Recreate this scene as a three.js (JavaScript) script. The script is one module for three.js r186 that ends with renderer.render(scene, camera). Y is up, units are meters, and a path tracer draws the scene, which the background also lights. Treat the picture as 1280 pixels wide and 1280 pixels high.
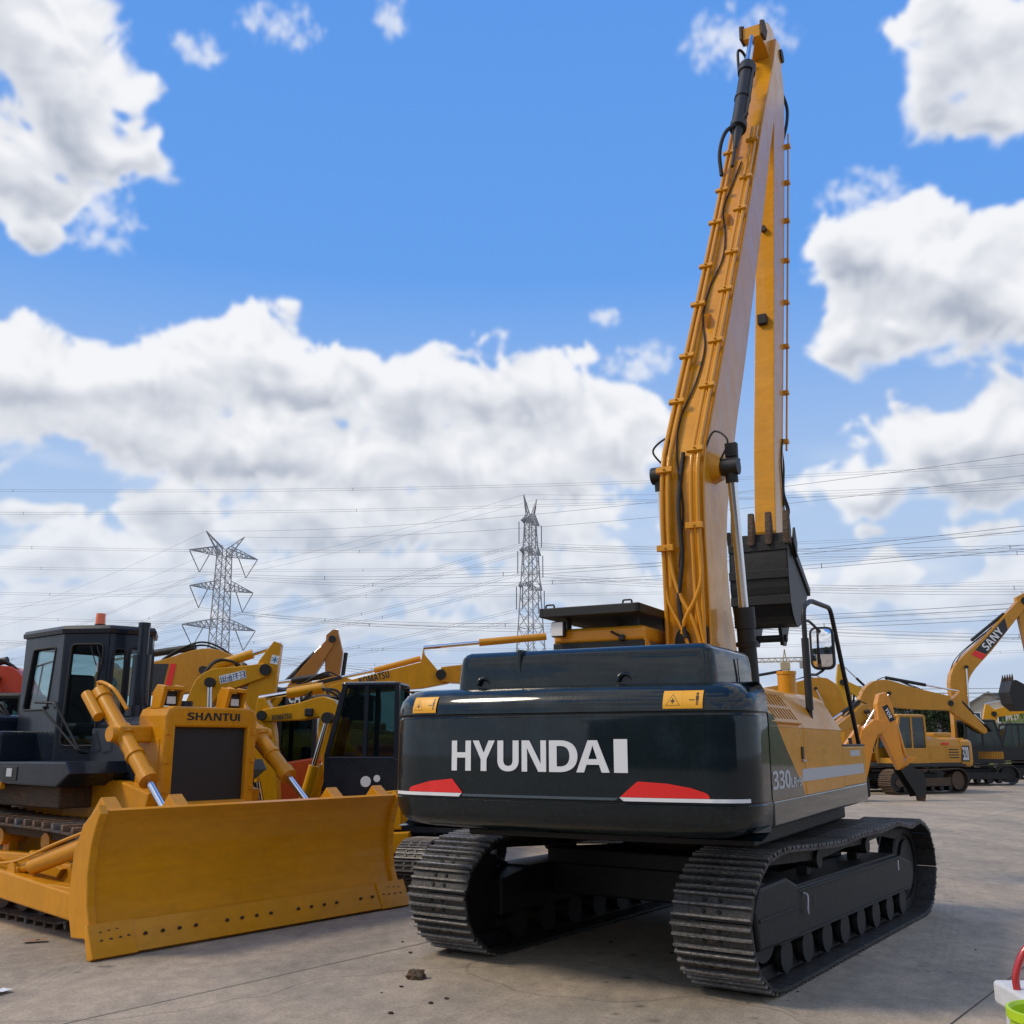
import * as THREE from 'three';
import { mergeGeometries, toCreasedNormals } from 'three/addons/utils/BufferGeometryUtils.js';
import { RoundedBoxGeometry } from 'three/addons/geometries/RoundedBoxGeometry.js';
import { TextGeometry } from 'three/addons/geometries/TextGeometry.js';
import { FontLoader } from 'three/addons/loaders/FontLoader.js';
import { createNoise3D, createNoise2D } from 'simplex-noise';

// ------------------------------------------------------------------ camera
const scene = new THREE.Scene();
const camera = new THREE.PerspectiveCamera(53.86, 1, 0.1, 6000);
camera.position.set(0, 1.8, 0);
camera.rotation.set(0.2264, 0, 0);
scene.add(camera);
const renderer = new THREE.WebGLRenderer();
renderer.toneMapping = THREE.LinearToneMapping;
renderer.toneMappingExposure = 1;
renderer.shadowMap.enabled = true;

// ------------------------------------------------------------------ random numbers and noise
function rng(seed) { let s = seed >>> 0; return () => { s = (s + 0x6d2b79f5) | 0; let t = Math.imul(s ^ (s >>> 15), 1 | s); t = (t + Math.imul(t ^ (t >>> 7), 61 | t)) ^ t; return ((t ^ (t >>> 14)) >>> 0) / 4294967296; }; }
const n3 = createNoise3D(rng(7)), n2 = createNoise2D(rng(11));
const clamp = (x, a = 0, b = 1) => Math.min(b, Math.max(a, x));
const sstep = (a, b, x) => { const t = clamp((x - a) / (b - a)); return t * t * (3 - 2 * t); };
const mix = (a, b, t) => a + (b - a) * t;
const lin = (c) => { c /= 255; return c <= 0.04045 ? c / 12.92 : ((c + 0.055) / 1.055) ** 2.4; };
const lin3 = (r, g, b) => [lin(r), lin(g), lin(b)];

// ------------------------------------------------------------------ sky: blue air with cumulus, lit by a veiled sun
function makeSky() {
  const W = 2048, H = 1024, data = new Float32Array(W * H * 4);
  // cumulus heaps as [azimuth, elevation, half width, half height] in degrees; azimuth 0 is straight ahead, positive to the right
  const heaps = [[-27.9, 34.3, 4.5, 3.1], [-26.2, 31.4, 4.2, 2.9], [-28.3, 28.6, 3.1, 2], [-28.2, 26.1, 1.6, 1.2], [-22.6, 30.6, 1.8, 1.6], [-26.8, 18.6, 4.2, 2.5], [-21.5, 18.9, 5.4, 2.6],
    [-15.5, 20.4, 5.4, 3.2], [-11.9, 20.3, 3.7, 2.6], [-3.8, 19.3, 7.1, 3.4], [2.4, 19.3, 4.3, 2.8], [5.7, 17, 3.8, 2.7], [-15.7, 16, 14.2, 2.4], [-1.9, 15.2, 12.1, 2.8], [-25.3, 11.8, 2.2, 0.9],
    [-18.5, 12.3, 2.9, 2.2], [-9.7, 12.3, 6.3, 2.2], [0, 12.1, 7.4, 1.9], [-22.7, 9.5, 5.9, 1.9], [-10, 8.8, 8.9, 1.8], [2.8, 8.9, 6.8, 1.8], [27.4, 34.4, 4.8, 3.2], [28.7, 31.2, 2.8, 2.1],
    [26.4, 36.1, 3.4, 1.4], [20.8, 25.7, 3.9, 3], [24.9, 23.8, 5.3, 3.6], [27.9, 22.1, 3.5, 3.3], [20.5, 21.6, 3.4, 2.1], [24.1, 15.2, 5.2, 3.1], [27.1, 14.9, 3.3, 3.3], [19.8, 13.1, 3.7, 1.5],
    [20, 10.9, 1.6, 0.6], [18.6, 8.2, 4.9, 1.3], [-20, 6.8, 6, 1.3], [-6, 6.2, 8, 1.2], [9, 6.6, 6, 1.3], [17, 5.2, 7, 1.1], [27, 7.5, 5, 1.4], [-28, 5.6, 5, 1.1], [26, 10.6, 2.2, 0.9]];
  const wisps = [[-19.6, 36, 2.2, 1], [-14.9, 37.8, 3, 1.4], [-7.8, 39, 1.4, 1.8], [14.4, 37.2, 4.2, 2], [5.6, 23.7, 1.2, 0.7], [7.6, 21.2, 2.4, 1.6], [-24.2, 27, 2.6, 2.2], [21, 28.6, 3, 1.6]];
  const r = rng(5);
  for (let k = 0; k < 95; k++) {                     // the same kind of cloud goes on all round
    const az = 38 + r() * 284, el = 6 + 62 * r() ** 1.5, s = 3 + 6 * r();
    for (let j = 0; j < 3; j++) heaps.push([az + (r() - 0.5) * s * 2 / Math.cos(el / 57.3), el + (r() - 0.5) * s * 0.7, s * (0.8 + 0.6 * r()) / Math.cos(el / 57.3), s * (0.45 + 0.3 * r())]);
  }
  const bins = Array.from({ length: 72 }, () => []);
  for (const h of heaps) for (let b = 0; b < 72; b++) { let d = Math.abs(((b * 5 + 2.5 - h[0]) % 360 + 540) % 360 - 180); if (d < h[2] * 1.6 + 5) bins[b].push(h); }
  const body = (az, el) => {                         // [how far inside the heaps, how far under their middles]
    let m = 0, u = 0;
    for (const [a, e, ra, re] of bins[Math.floor((((az % 360) + 360) % 360) / 5) % 72]) {
      const da = (((az - a) % 360 + 540) % 360 - 180) / ra; if (da > 1.7 || da < -1.7) continue;
      const de = (el - e) / (el < e ? re * 0.95 : re); if (de > 1.8 || de < -1.8) continue;
      const w = Math.exp(3.2 * (1 - da * da - de * de)); m += w; u -= w * de;
    }
    return m > 0.03 ? [Math.log(m) / 3.2, u / m] : [-1.1, 0];
  };
  const puff = (x, y, z) => {                        // billows: rounded lumps on lumps, torn by finer noise
    const wx = n3(x * 11, y * 11, z * 11) * 0.024, wy = n3(x * 11 + 5, y * 11, z * 11) * 0.024; x += wx; y += wy;
    let f = 0, a = 0.5, k = 9;
    for (let o = 0; o < 6; o++) { const q = n3(x * k, y * k, z * k + o * 3.1); f += a * (o < 3 ? 0.42 - Math.abs(q) * 1.05 : q * 0.6); a *= 0.6; k *= 2.05; }
    return f;
  };
  const unit = (az, el) => { const ca = Math.cos(el / 57.2958); return [Math.sin(az / 57.2958) * ca, Math.sin(el / 57.2958), -Math.cos(az / 57.2958) * ca]; };
  const top = lin3(74, 138, 227), mid = lin3(103, 161, 236), low = lin3(176, 202, 236), haze = lin3(196, 208, 226);
  const white = lin3(246, 247, 250), grey = lin3(160, 170, 188);
  for (let j = 0; j < H; j++) for (let i = 0; i < W; i++) {
    const el = ((j + 0.5) / H - 0.5) * 180, th = ((i + 0.5) / W - 0.5) * 2 * Math.PI;       // u = atan2(z, x)
    const az = Math.atan2(Math.cos(th), -Math.sin(th)) * 57.2958, o = (j * W + i) * 4;
    let c;
    const air = (k) => el > 26 ? mix(mid[k], top[k], clamp((el - 26) / 40)) : el > 12 ? mix(low[k], mid[k], (el - 12) / 14) : mix(haze[k], low[k], clamp(el / 12));
    c = [air(0), air(1), air(2)];
    if (el > 0.5) {
      const wa = n3(az * 0.16, el * 0.22, 1) * 1.5 + n3(az * 0.5, el * 0.6, 5) * 0.5, we = n3(az * 0.16, el * 0.22, 9) * 0.9 + n3(az * 0.5, el * 0.6, 13) * 0.35, [b, un] = body(az + wa, el + we);
      if (b > -0.9) {
        const [x, y, z] = unit(az, el), f = puff(x, y * 1.2, z), d = b * 0.95 + f * 1.15 - 0.06, edge = mix(0.22, 0.55, clamp(un * 0.8 + 0.35));
        const a = sstep(-0.08, edge, d) * sstep(0.5, 5, el);
        if (a > 0) {
          const q = unit(az - 0.45, el + 0.75), q2 = unit(az - 1.2, el + 2.2), f1 = puff(q[0], q[1] * 1.2, q[2]), f2 = puff(q2[0], q2[1] * 1.2, q2[2]), [b2] = body(az + wa - 0.8, el + we + 2.4);
          let s = 0.88 + 0.36 * (f - f1) + 0.26 * (f - f2) + 0.16 * clamp(b - b2, -1, 1) - 0.85 * sstep(-0.4, 0.7, un) * sstep(0.2, 1.1, d) - 0.2 * sstep(-0.1, 0.7, n3(x * 6, y * 14, z * 6 + 2)) * sstep(0.4, 1.1, d);
          s = clamp(s, 0.12, 1);
          const far = sstep(16, 4, el) * 0.5;
          for (let k = 0; k < 3; k++) c[k] = mix(c[k], mix(mix(grey[k], white[k], s), haze[k] * 1.06, far), a * mix(0.98, 0.8, far));
        }
      }
    }
    for (const [a, e, ra, re] of wisps) { const da = (az - a) / ra, de = (el - e) / re, q = 1 - da * da - de * de; if (q > 0) { const k9 = az * 0.7, f = n3(az * 0.55, el * 0.8, 3) * 0.5 + n3(az * 1.3, el * 1.6, 7) * 0.35 + n3(az * 3.1, el * 3.4, 9) * 0.25; const o9 = sstep(0.0, 1.3, q * 1.1 + f - 0.25) * 0.7; for (let k = 0; k < 3; k++) c[k] = mix(c[k], white[k], o9); } }
    // fine torn streaks of high cloud
    const ca = Math.cos(el / 57.3), x = Math.sin(az / 57.3) * ca, z = Math.cos(az / 57.3) * ca, w = n3(x * 3, Math.sin(el / 57.3) * 14, z * 3) * 0.5 + n3(x * 9, Math.sin(el / 57.3) * 40, z * 9) * 0.3;
    const v = sstep(-0.1, 0.75, w) * 0.6 * sstep(20, 8, el) * sstep(-1, 3, el);
    for (let k = 0; k < 3; k++) data[o + k] = mix(c[k], white[k], v);
    data[o + 3] = 1;
  }
  const t = new THREE.DataTexture(data, W, H, THREE.RGBAFormat, THREE.FloatType);
  t.mapping = THREE.EquirectangularReflectionMapping; t.magFilter = t.minFilter = THREE.LinearFilter; t.wrapS = THREE.RepeatWrapping; t.needsUpdate = true;
  return t;
}
const sky = makeSky();
scene.background = sky; scene.environment = sky;
const sun = new THREE.DirectionalLight(0xffefd8, 2.3);
sun.position.set(-58, 62, -5); sun.target.position.set(0, 0, -12);
sun.castShadow = true; sun.shadow.radius = 24; sun.shadow.mapSize.set(4096, 4096);
Object.assign(sun.shadow.camera, { left: -60, right: 60, top: 60, bottom: -60, near: 1, far: 220 });
scene.add(sun, sun.target);

// ------------------------------------------------------------------ building blocks. Every machine is built in its own frame [u right, y up, v forward] = (u, y, -v)
const V3 = THREE.Vector3, P = (a) => new V3(a[0], a[1], -a[2]);
const taken = {};
const numbered = (n) => { const k = taken[n] = (taken[n] ?? -1) + 1; return k ? n + '_' + String(k).padStart(3, '0') : n; };
function thing(name, label, category, [x, z] = [0, 0], heading = 0, group) {          // heading in radians, clockwise from straight ahead; z is metres ahead
  const g = new THREE.Group(); g.name = numbered(name); g.position.set(x, 0, -z); g.rotation.y = -heading;
  g.userData = { label, category }; if (group) g.userData.group = group;
  scene.add(g); return g;
}
function part(name, geo, m, parent, label) {
  const g = Array.isArray(geo) ? merge(geo) : geo, o = new THREE.Mesh(g, m);
  o.name = name; o.castShadow = o.receiveShadow = true; if (label) o.userData.label = label;
  parent.add(o); return o;
}
function sub(name, parent, label) { const g = new THREE.Group(); g.name = name; if (label) g.userData.label = label; parent.add(g); return g; }
function structure(name, geo, m) { const o = part(name, geo, m, scene); o.userData.kind = 'structure'; return o; }
function merge(list) {
  return mergeGeometries(list.map((g) => { const q = g.index ? g.toNonIndexed() : g; for (const k of Object.keys(q.attributes)) if (!['position', 'normal', 'uv'].includes(k) && !(k === 'color' && list.every((h) => h.attributes.color))) q.deleteAttribute(k);
    if (!q.attributes.uv) q.setAttribute('uv', new THREE.BufferAttribute(new Float32Array(q.attributes.position.count * 2), 2)); return q; }));
}
// a side profile of [v, y] points, drawn out from u0 to u1
function side(pts, u0, u1, b = 0.01, holes) {
  const s = new THREE.Shape(pts.map(([v, y]) => new THREE.Vector2(v, y)));
  for (const h of holes || []) s.holes.push(new THREE.Path(h.map(([v, y]) => new THREE.Vector2(v, y))));
  const g = new THREE.ExtrudeGeometry(s, { depth: u1 - u0 - 2 * b, bevelEnabled: b > 0, bevelThickness: b, bevelSize: b, bevelOffset: -b, bevelSegments: 2, curveSegments: 8 });
  return g.rotateY(Math.PI / 2).translate(u0 + b, 0, 0);
}
// a plan of [u, v] points, raised from y0 to y1
function plan(pts, y0, y1, b = 0.01) {
  const g = new THREE.ExtrudeGeometry(new THREE.Shape(pts.map(([u, v]) => new THREE.Vector2(u, v))), { depth: y1 - y0 - 2 * b, bevelEnabled: b > 0, bevelThickness: b, bevelSize: b, bevelOffset: -b, bevelSegments: 2 });
  return g.rotateX(-Math.PI / 2).translate(0, y0 + b, 0);
}
// a cross-section of [u, y] points, drawn from v0 to v1
function along(pts, v0, v1, b = 0.01, holes) {
  const s = new THREE.Shape(pts.map(([u, y]) => new THREE.Vector2(u, y)));
  for (const h of holes || []) s.holes.push(new THREE.Path(h.map(([u, y]) => new THREE.Vector2(u, y))));
  const g = new THREE.ExtrudeGeometry(s, { depth: v1 - v0 - 2 * b, bevelEnabled: b > 0, bevelThickness: b, bevelSize: b, bevelOffset: -b, bevelSegments: 2 });
  return g.translate(0, 0, -v1 + b);
}
function box(u0, u1, y0, y1, v0, v1, r = 0.01) {
  const w = u1 - u0, h = y1 - y0, d = v1 - v0; r = Math.min(r, w / 2.1, h / 2.1, d / 2.1);
  const g = r > 0.001 ? new RoundedBoxGeometry(w, h, d, 2, r) : new THREE.BoxGeometry(w, h, d);
  return g.translate((u0 + u1) / 2, (y0 + y1) / 2, -(v0 + v1) / 2);
}
function rod(a, b, r, r2 = r, n = 14) {
  const p = P(a), q = P(b), d = q.clone().sub(p), g = new THREE.CylinderGeometry(r2, r, d.length(), n, 1);
  g.applyQuaternion(new THREE.Quaternion().setFromUnitVectors(new V3(0, 1, 0), d.clone().normalize()));
  return g.translate((p.x + q.x) / 2, (p.y + q.y) / 2, (p.z + q.z) / 2);
}
// a flat bar w wide (across u) and t thick between two points
function bar(a, b, w, t) {
  const p = P(a), q = P(b), d = q.clone().sub(p), L = d.length(), g = new THREE.BoxGeometry(w, L, t);
  const y = d.normalize(), x = new V3(1, 0, 0).addScaledVector(y, -y.x); if (x.lengthSq() < 1e-4) x.set(0, 0, 1).addScaledVector(y, -y.z); x.normalize();
  g.applyMatrix4(new THREE.Matrix4().makeBasis(x, y, x.clone().cross(y)));
  return g.translate((p.x + q.x) / 2, (p.y + q.y) / 2, (p.z + q.z) / 2);
}
function tube(pts, r, n = 8, seg = pts.length * 6, tension = 0.5) { return new THREE.TubeGeometry(new THREE.CatmullRomCurve3(pts.map(P), false, 'catmullrom', tension), seg, r, n); }
function pipe(pts, r, bend = 0.08, n = 10) {                           // straight runs with rounded bends
  const path = new THREE.CurvePath(), q = pts.map(P); let last = q[0];
  for (let i = 1; i < q.length - 1; i++) {
    const a = q[i - 1].clone().sub(q[i]), c = q[i + 1].clone().sub(q[i]), k = Math.min(bend, a.length() / 2.1, c.length() / 2.1);
    const s = q[i].clone().addScaledVector(a.normalize(), k), e = q[i].clone().addScaledVector(c.normalize(), k);
    path.add(new THREE.LineCurve3(last, s)); path.add(new THREE.QuadraticBezierCurve3(s, q[i], e)); last = e;
  }
  path.add(new THREE.LineCurve3(last, q[q.length - 1]));
  return new THREE.TubeGeometry(path, pts.length * 10, r, n);
}
function disc(c, r, w, n = 24, inner = 0) {                           // a wheel whose axle lies across the machine, from c along u by w
  if (!inner) return new THREE.CylinderGeometry(r, r, w, n).rotateZ(Math.PI / 2).translate(c[0] + w / 2, c[1], -c[2]);
  const pr = [[inner, 0], [r - 0.02, 0], [r, 0.02], [r, w - 0.02], [r - 0.02, w], [inner, w]].map(([x, y]) => new THREE.Vector2(x, y));
  return toCreasedNormals(new THREE.LatheGeometry(pr, n), 0.5).rotateZ(-Math.PI / 2).translate(c[0], c[1], -c[2]);
}
// closed rings of [u, v] at rising heights: [[y, ring], ...] -> skin with caps
function loft(rings, crease = 0.6) {
  const n = rings[0][1].length, pos = [], uv = []; let len = [0];
  const R0 = rings[0][1]; for (let i = 1; i <= n; i++) { const a = R0[i % n], b = R0[i - 1]; len.push(len[i - 1] + Math.hypot(a[0] - b[0], a[1] - b[1])); }
  const put = (k, i) => { const [y, r] = rings[k], q = r[i % n]; pos.push(q[0], y, -q[1]); uv.push(len[i], y); };
  for (let k = 0; k + 1 < rings.length; k++) for (let i = 0; i < n; i++) { put(k, i); put(k, i + 1); put(k + 1, i + 1); put(k, i); put(k + 1, i + 1); put(k + 1, i); }
  for (const [k, flip] of [[0, 1], [rings.length - 1, 0]]) {
    const [y, r] = rings[k], tri = THREE.ShapeUtils.triangulateShape(r.map(([a, b]) => new THREE.Vector2(a, b)), []);
    for (const t of tri) for (const i of flip ? [t[0], t[2], t[1]] : t) { pos.push(r[i][0], y, -r[i][1]); uv.push(r[i][0], r[i][1]); }
  }
  const g = new THREE.BufferGeometry(); g.setAttribute('position', new THREE.Float32BufferAttribute(pos, 3)); g.setAttribute('uv', new THREE.Float32BufferAttribute(uv, 2));
  g.computeVertexNormals(); return toCreasedNormals(g, crease);
}
function rounded(pts, seg = 6) {                                       // [[u, v, radius], ...] counter-clockwise seen from above with v up the page
  const out = [], n = pts.length;
  pts.forEach(([x, y, r], i) => {
    if (!r) { out.push([x, y]); return; }
    const a = pts[(i + n - 1) % n], c = pts[(i + 1) % n], la = Math.hypot(a[0] - x, a[1] - y), lc = Math.hypot(c[0] - x, c[1] - y);
    const s = [x + (a[0] - x) / la * r, y + (a[1] - y) / la * r], e = [x + (c[0] - x) / lc * r, y + (c[1] - y) / lc * r];
    for (let k = 0; k <= seg; k++) { const t = k / seg, q = 1 - t; out.push([q * q * s[0] + 2 * q * t * x + t * t * e[0], q * q * s[1] + 2 * q * t * y + t * t * e[1]]); }
  });
  return out;
}
function inset(ring, d) {
  const n = ring.length;
  return ring.map((p, i) => {
    const a = ring[(i + n - 1) % n], c = ring[(i + 1) % n]; let tx = c[0] - a[0], ty = c[1] - a[1]; const l = Math.hypot(tx, ty) || 1;
    return [p[0] - ty / l * d, p[1] + tx / l * d];
  });
}
const font = await new FontLoader().loadAsync('fonts/droid/droid_sans_bold.typeface.json');
function letters(text, w, h, t = 0.004) {                              // flat cut letters filling w by h, lower left corner at the origin, facing +z
  const g = new TextGeometry(text, { font, size: 1, depth: 1, curveSegments: 5, bevelEnabled: false }); g.computeBoundingBox();
  const b = g.boundingBox; g.translate(-b.min.x, -b.min.y, 0); g.scale(w / (b.max.x - b.min.x), h / (b.max.y - b.min.y), t); return g;
}
function flat(pts, t = 0.004) { return new THREE.ExtrudeGeometry(new THREE.Shape(pts.map(([x, y]) => new THREE.Vector2(x, y))), { depth: t, bevelEnabled: false }); }

// ------------------------------------------------------------------ textures (what surfaces are made of)
const wrapN = (u, v, k, s) => {                                        // tileable noise
  const a = u * 2 * Math.PI, b = v * 2 * Math.PI, q = k / (2 * Math.PI);
  return 0.5 * n3(Math.cos(a) * q + s, Math.sin(a) * q, Math.cos(b) * q + 3 * s) + 0.5 * n3(Math.sin(b) * q + s, Math.cos(a) * q + 7, Math.sin(a) * q + Math.cos(b) * q * 0.3);
};
function tex(w, h, fn, colour = true, rx = 1, ry = 1) {
  const d = new Uint8Array(w * h * 4);
  for (let j = 0; j < h; j++) for (let i = 0; i < w; i++) {
    const c = fn(i / w, j / h, i, j), o = (j * w + i) * 4;
    if (typeof c === 'number') d[o] = d[o + 1] = d[o + 2] = clamp(c) * 255; else for (let k = 0; k < 3; k++) d[o + k] = clamp(c[k]) * 255;
    d[o + 3] = 255;
  }
  const t = new THREE.DataTexture(d, w, h); t.wrapS = t.wrapT = THREE.RepeatWrapping; t.magFilter = THREE.LinearFilter; t.minFilter = THREE.LinearMipmapLinearFilter; t.generateMipmaps = true;
  if (colour) t.colorSpace = THREE.SRGBColorSpace; t.repeat.set(rx, ry); t.needsUpdate = true; return t;
}
const rt = rng(3);
// dusty paint: fine dirt specks and washed streaks on an almost even coat, one tile = 2 m
const paintMap = tex(512, 512, (u, v) => { const a = wrapN(u, v, 5, 1), b = wrapN(u, v, 22, 4), s = wrapN(u * 6 % 1, v, 5, 9), d = rt() > 0.997 ? -0.07 : 0; const q = 0.93 + a * 0.035 + b * 0.03 + s * 0.025 + d; return [q, q * 0.995, q * 0.985]; }, true, 0.5, 0.5);
const paintRough = tex(256, 256, (u, v) => 0.62 + 0.22 * wrapN(u, v, 6, 2) + 0.14 * wrapN(u, v, 30, 5), false, 0.5, 0.5);
const paintBump = tex(256, 256, (u, v) => 0.5 + 0.3 * wrapN(u, v, 4, 6) + 0.06 * wrapN(u, v, 60, 3), false, 0.5, 0.5);
// dusty dark paint: hazy dust patches and fine scuffs a little lighter than the coat, one tile = 2 m
const dustMap = (() => { const N = 512, m = new Float32Array(N * N), r = rng(41); for (let k = 0; k < 90; k++) { let x = r() * N, y = r() * N, a = r() * 6.28, L = 8 + 50 * r() ** 2, v = 0.15 + 0.35 * r(); for (let s = 0; s < L; s++) { m[(Math.floor(y + N) % N) * N + Math.floor(x + N) % N] += v; x = (x + Math.cos(a) + N) % N; y = (y + Math.sin(a) + N) % N; } }
  return tex(N, N, (u, v, i, j) => { const q = 0.56 + 0.1 * sstep(0, 0.7, wrapN(u, v, 7, 3)) + 0.06 * wrapN(u, v, 40, 5) + m[j * N + i] * 0.5; return [q * 1.03, q, q * 0.97]; }, true, 0.5, 0.5); })();
// worn steel: dust, rust blooms and bare scratches
const steelMap = tex(512, 512, (u, v) => { const a = wrapN(u, v, 6, 2), b = wrapN(u, v, 26, 5), c = wrapN(u, v, 80, 8), r = sstep(0.15, 0.6, a + b * 0.5), q = 0.62 + b * 0.16 + c * 0.2; return [q + r * 0.16, q + r * 0.05, q - r * 0.06]; }, true, 1, 1);
const steelBump = tex(256, 256, (u, v) => 0.5 + 0.3 * wrapN(u, v, 12, 3) + 0.2 * wrapN(u, v, 50, 6), false, 1, 1);
const mat = (rgb, o = {}) => { const { coat = 0, ...q } = o; const m = coat ? new THREE.MeshPhysicalMaterial({ clearcoat: coat, clearcoatRoughness: 0.1, ...q }) : new THREE.MeshStandardMaterial(q); m.color.setRGB(...rgb); return m; };
const paint = (rgb, rough = 0.5, coat = 0.6, extra = {}) => mat(rgb, { roughness: rough, map: paintMap, roughnessMap: paintRough, bumpMap: paintBump, bumpScale: 0.0012, coat, ...extra });
const M = {
  hyYellow: paint([0.72, 0.325, 0.018], 0.55, 0.42, { bumpScale: 0.0004, specularIntensity: 0.35 }), hyDark: paint([0.022, 0.046, 0.063], 0.5, 0.75, { map: dustMap, specularIntensity: 0.15, clearcoatRoughness: 0.05, bumpScale: 0.004 }), dozYellow: paint([0.68, 0.292, 0.008], 0.6, 0.2, { specularIntensity: 0.5 }), dozDark: paint([0.012, 0.019, 0.032], 0.55, 0.35, { specularIntensity: 0.4 }),
  hyHouse: paint([0.7, 0.3, 0.014], 0.6, 0.2, { bumpScale: 0.0003, specularIntensity: 0.25 }), band: mat([0.06, 0.085, 0.105], { roughness: 0.5 }),
  black: mat([0.012, 0.013, 0.015], { roughness: 0.55, map: paintMap }), rubber: mat([0.014, 0.014, 0.015], { roughness: 0.7 }), chrome: mat([0.72, 0.72, 0.74], { roughness: 0.16, metalness: 1 }),
  shoe: mat([1, 0.97, 0.95], { vertexColors: true, roughness: 0.5, metalness: 0.3, map: steelMap, bumpMap: steelBump, bumpScale: 0.003 }), shoeDark: mat([0.8, 0.74, 0.68], { vertexColors: true, roughness: 0.55, metalness: 0.3, map: steelMap, bumpMap: steelBump, bumpScale: 0.003 }),
  frame: mat([0.02, 0.022, 0.025], { roughness: 0.6, map: steelMap, bumpMap: steelBump, bumpScale: 0.002 }), bucket: mat([0.022, 0.024, 0.028], { roughness: 0.5, map: steelMap, bumpMap: steelBump, bumpScale: 0.002 }),
  glass: new THREE.MeshPhysicalMaterial({ color: 0xdfeaea, roughness: 0.03, transmission: 1, thickness: 0, ior: 1.5 }), tint: new THREE.MeshPhysicalMaterial({ color: 0xa9bdbd, roughness: 0.04, transmission: 1, thickness: 0, ior: 1.5 }),
  white: mat([0.72, 0.74, 0.76], { roughness: 0.45 }), silver: mat([0.42, 0.43, 0.46], { roughness: 0.4 }), red: mat([0.75, 0.022, 0.018], { roughness: 0.35 }), mirror: mat([0.85, 0.86, 0.88], { roughness: 0.03, metalness: 1 }),
  lamp: mat([0.7, 0.71, 0.72], { roughness: 0.2, coat: 1 }), orangeLens: mat([0.8, 0.12, 0.01], { roughness: 0.25, coat: 1 }), mudShoe: mat([1.05, 0.66, 0.4], { vertexColors: true, roughness: 0.75, map: steelMap, bumpMap: steelBump, bumpScale: 0.004 }), mudSteel: mat([0.2, 0.125, 0.075], { roughness: 0.75, map: steelMap, bumpMap: steelBump, bumpScale: 0.004 }),
};
function printed(w, h, draw, px = 400) {                              // flat print on a sticker, w by h metres
  const c = document.createElement('canvas'); c.width = Math.round(px); c.height = Math.round(px * h / w); const x = c.getContext('2d'); draw(x, c.width, c.height);
  const t = new THREE.CanvasTexture(c); t.colorSpace = THREE.SRGBColorSpace; return new THREE.MeshStandardMaterial({ map: t, roughness: 0.45 });
}
function sheet(w, h, t = 0.003) {                                      // a sticker: front face carries the print, lower left corner at the origin, facing +z
  const g = new THREE.BoxGeometry(w, h, t); g.translate(w / 2, h / 2, t / 2); return g;
}

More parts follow.
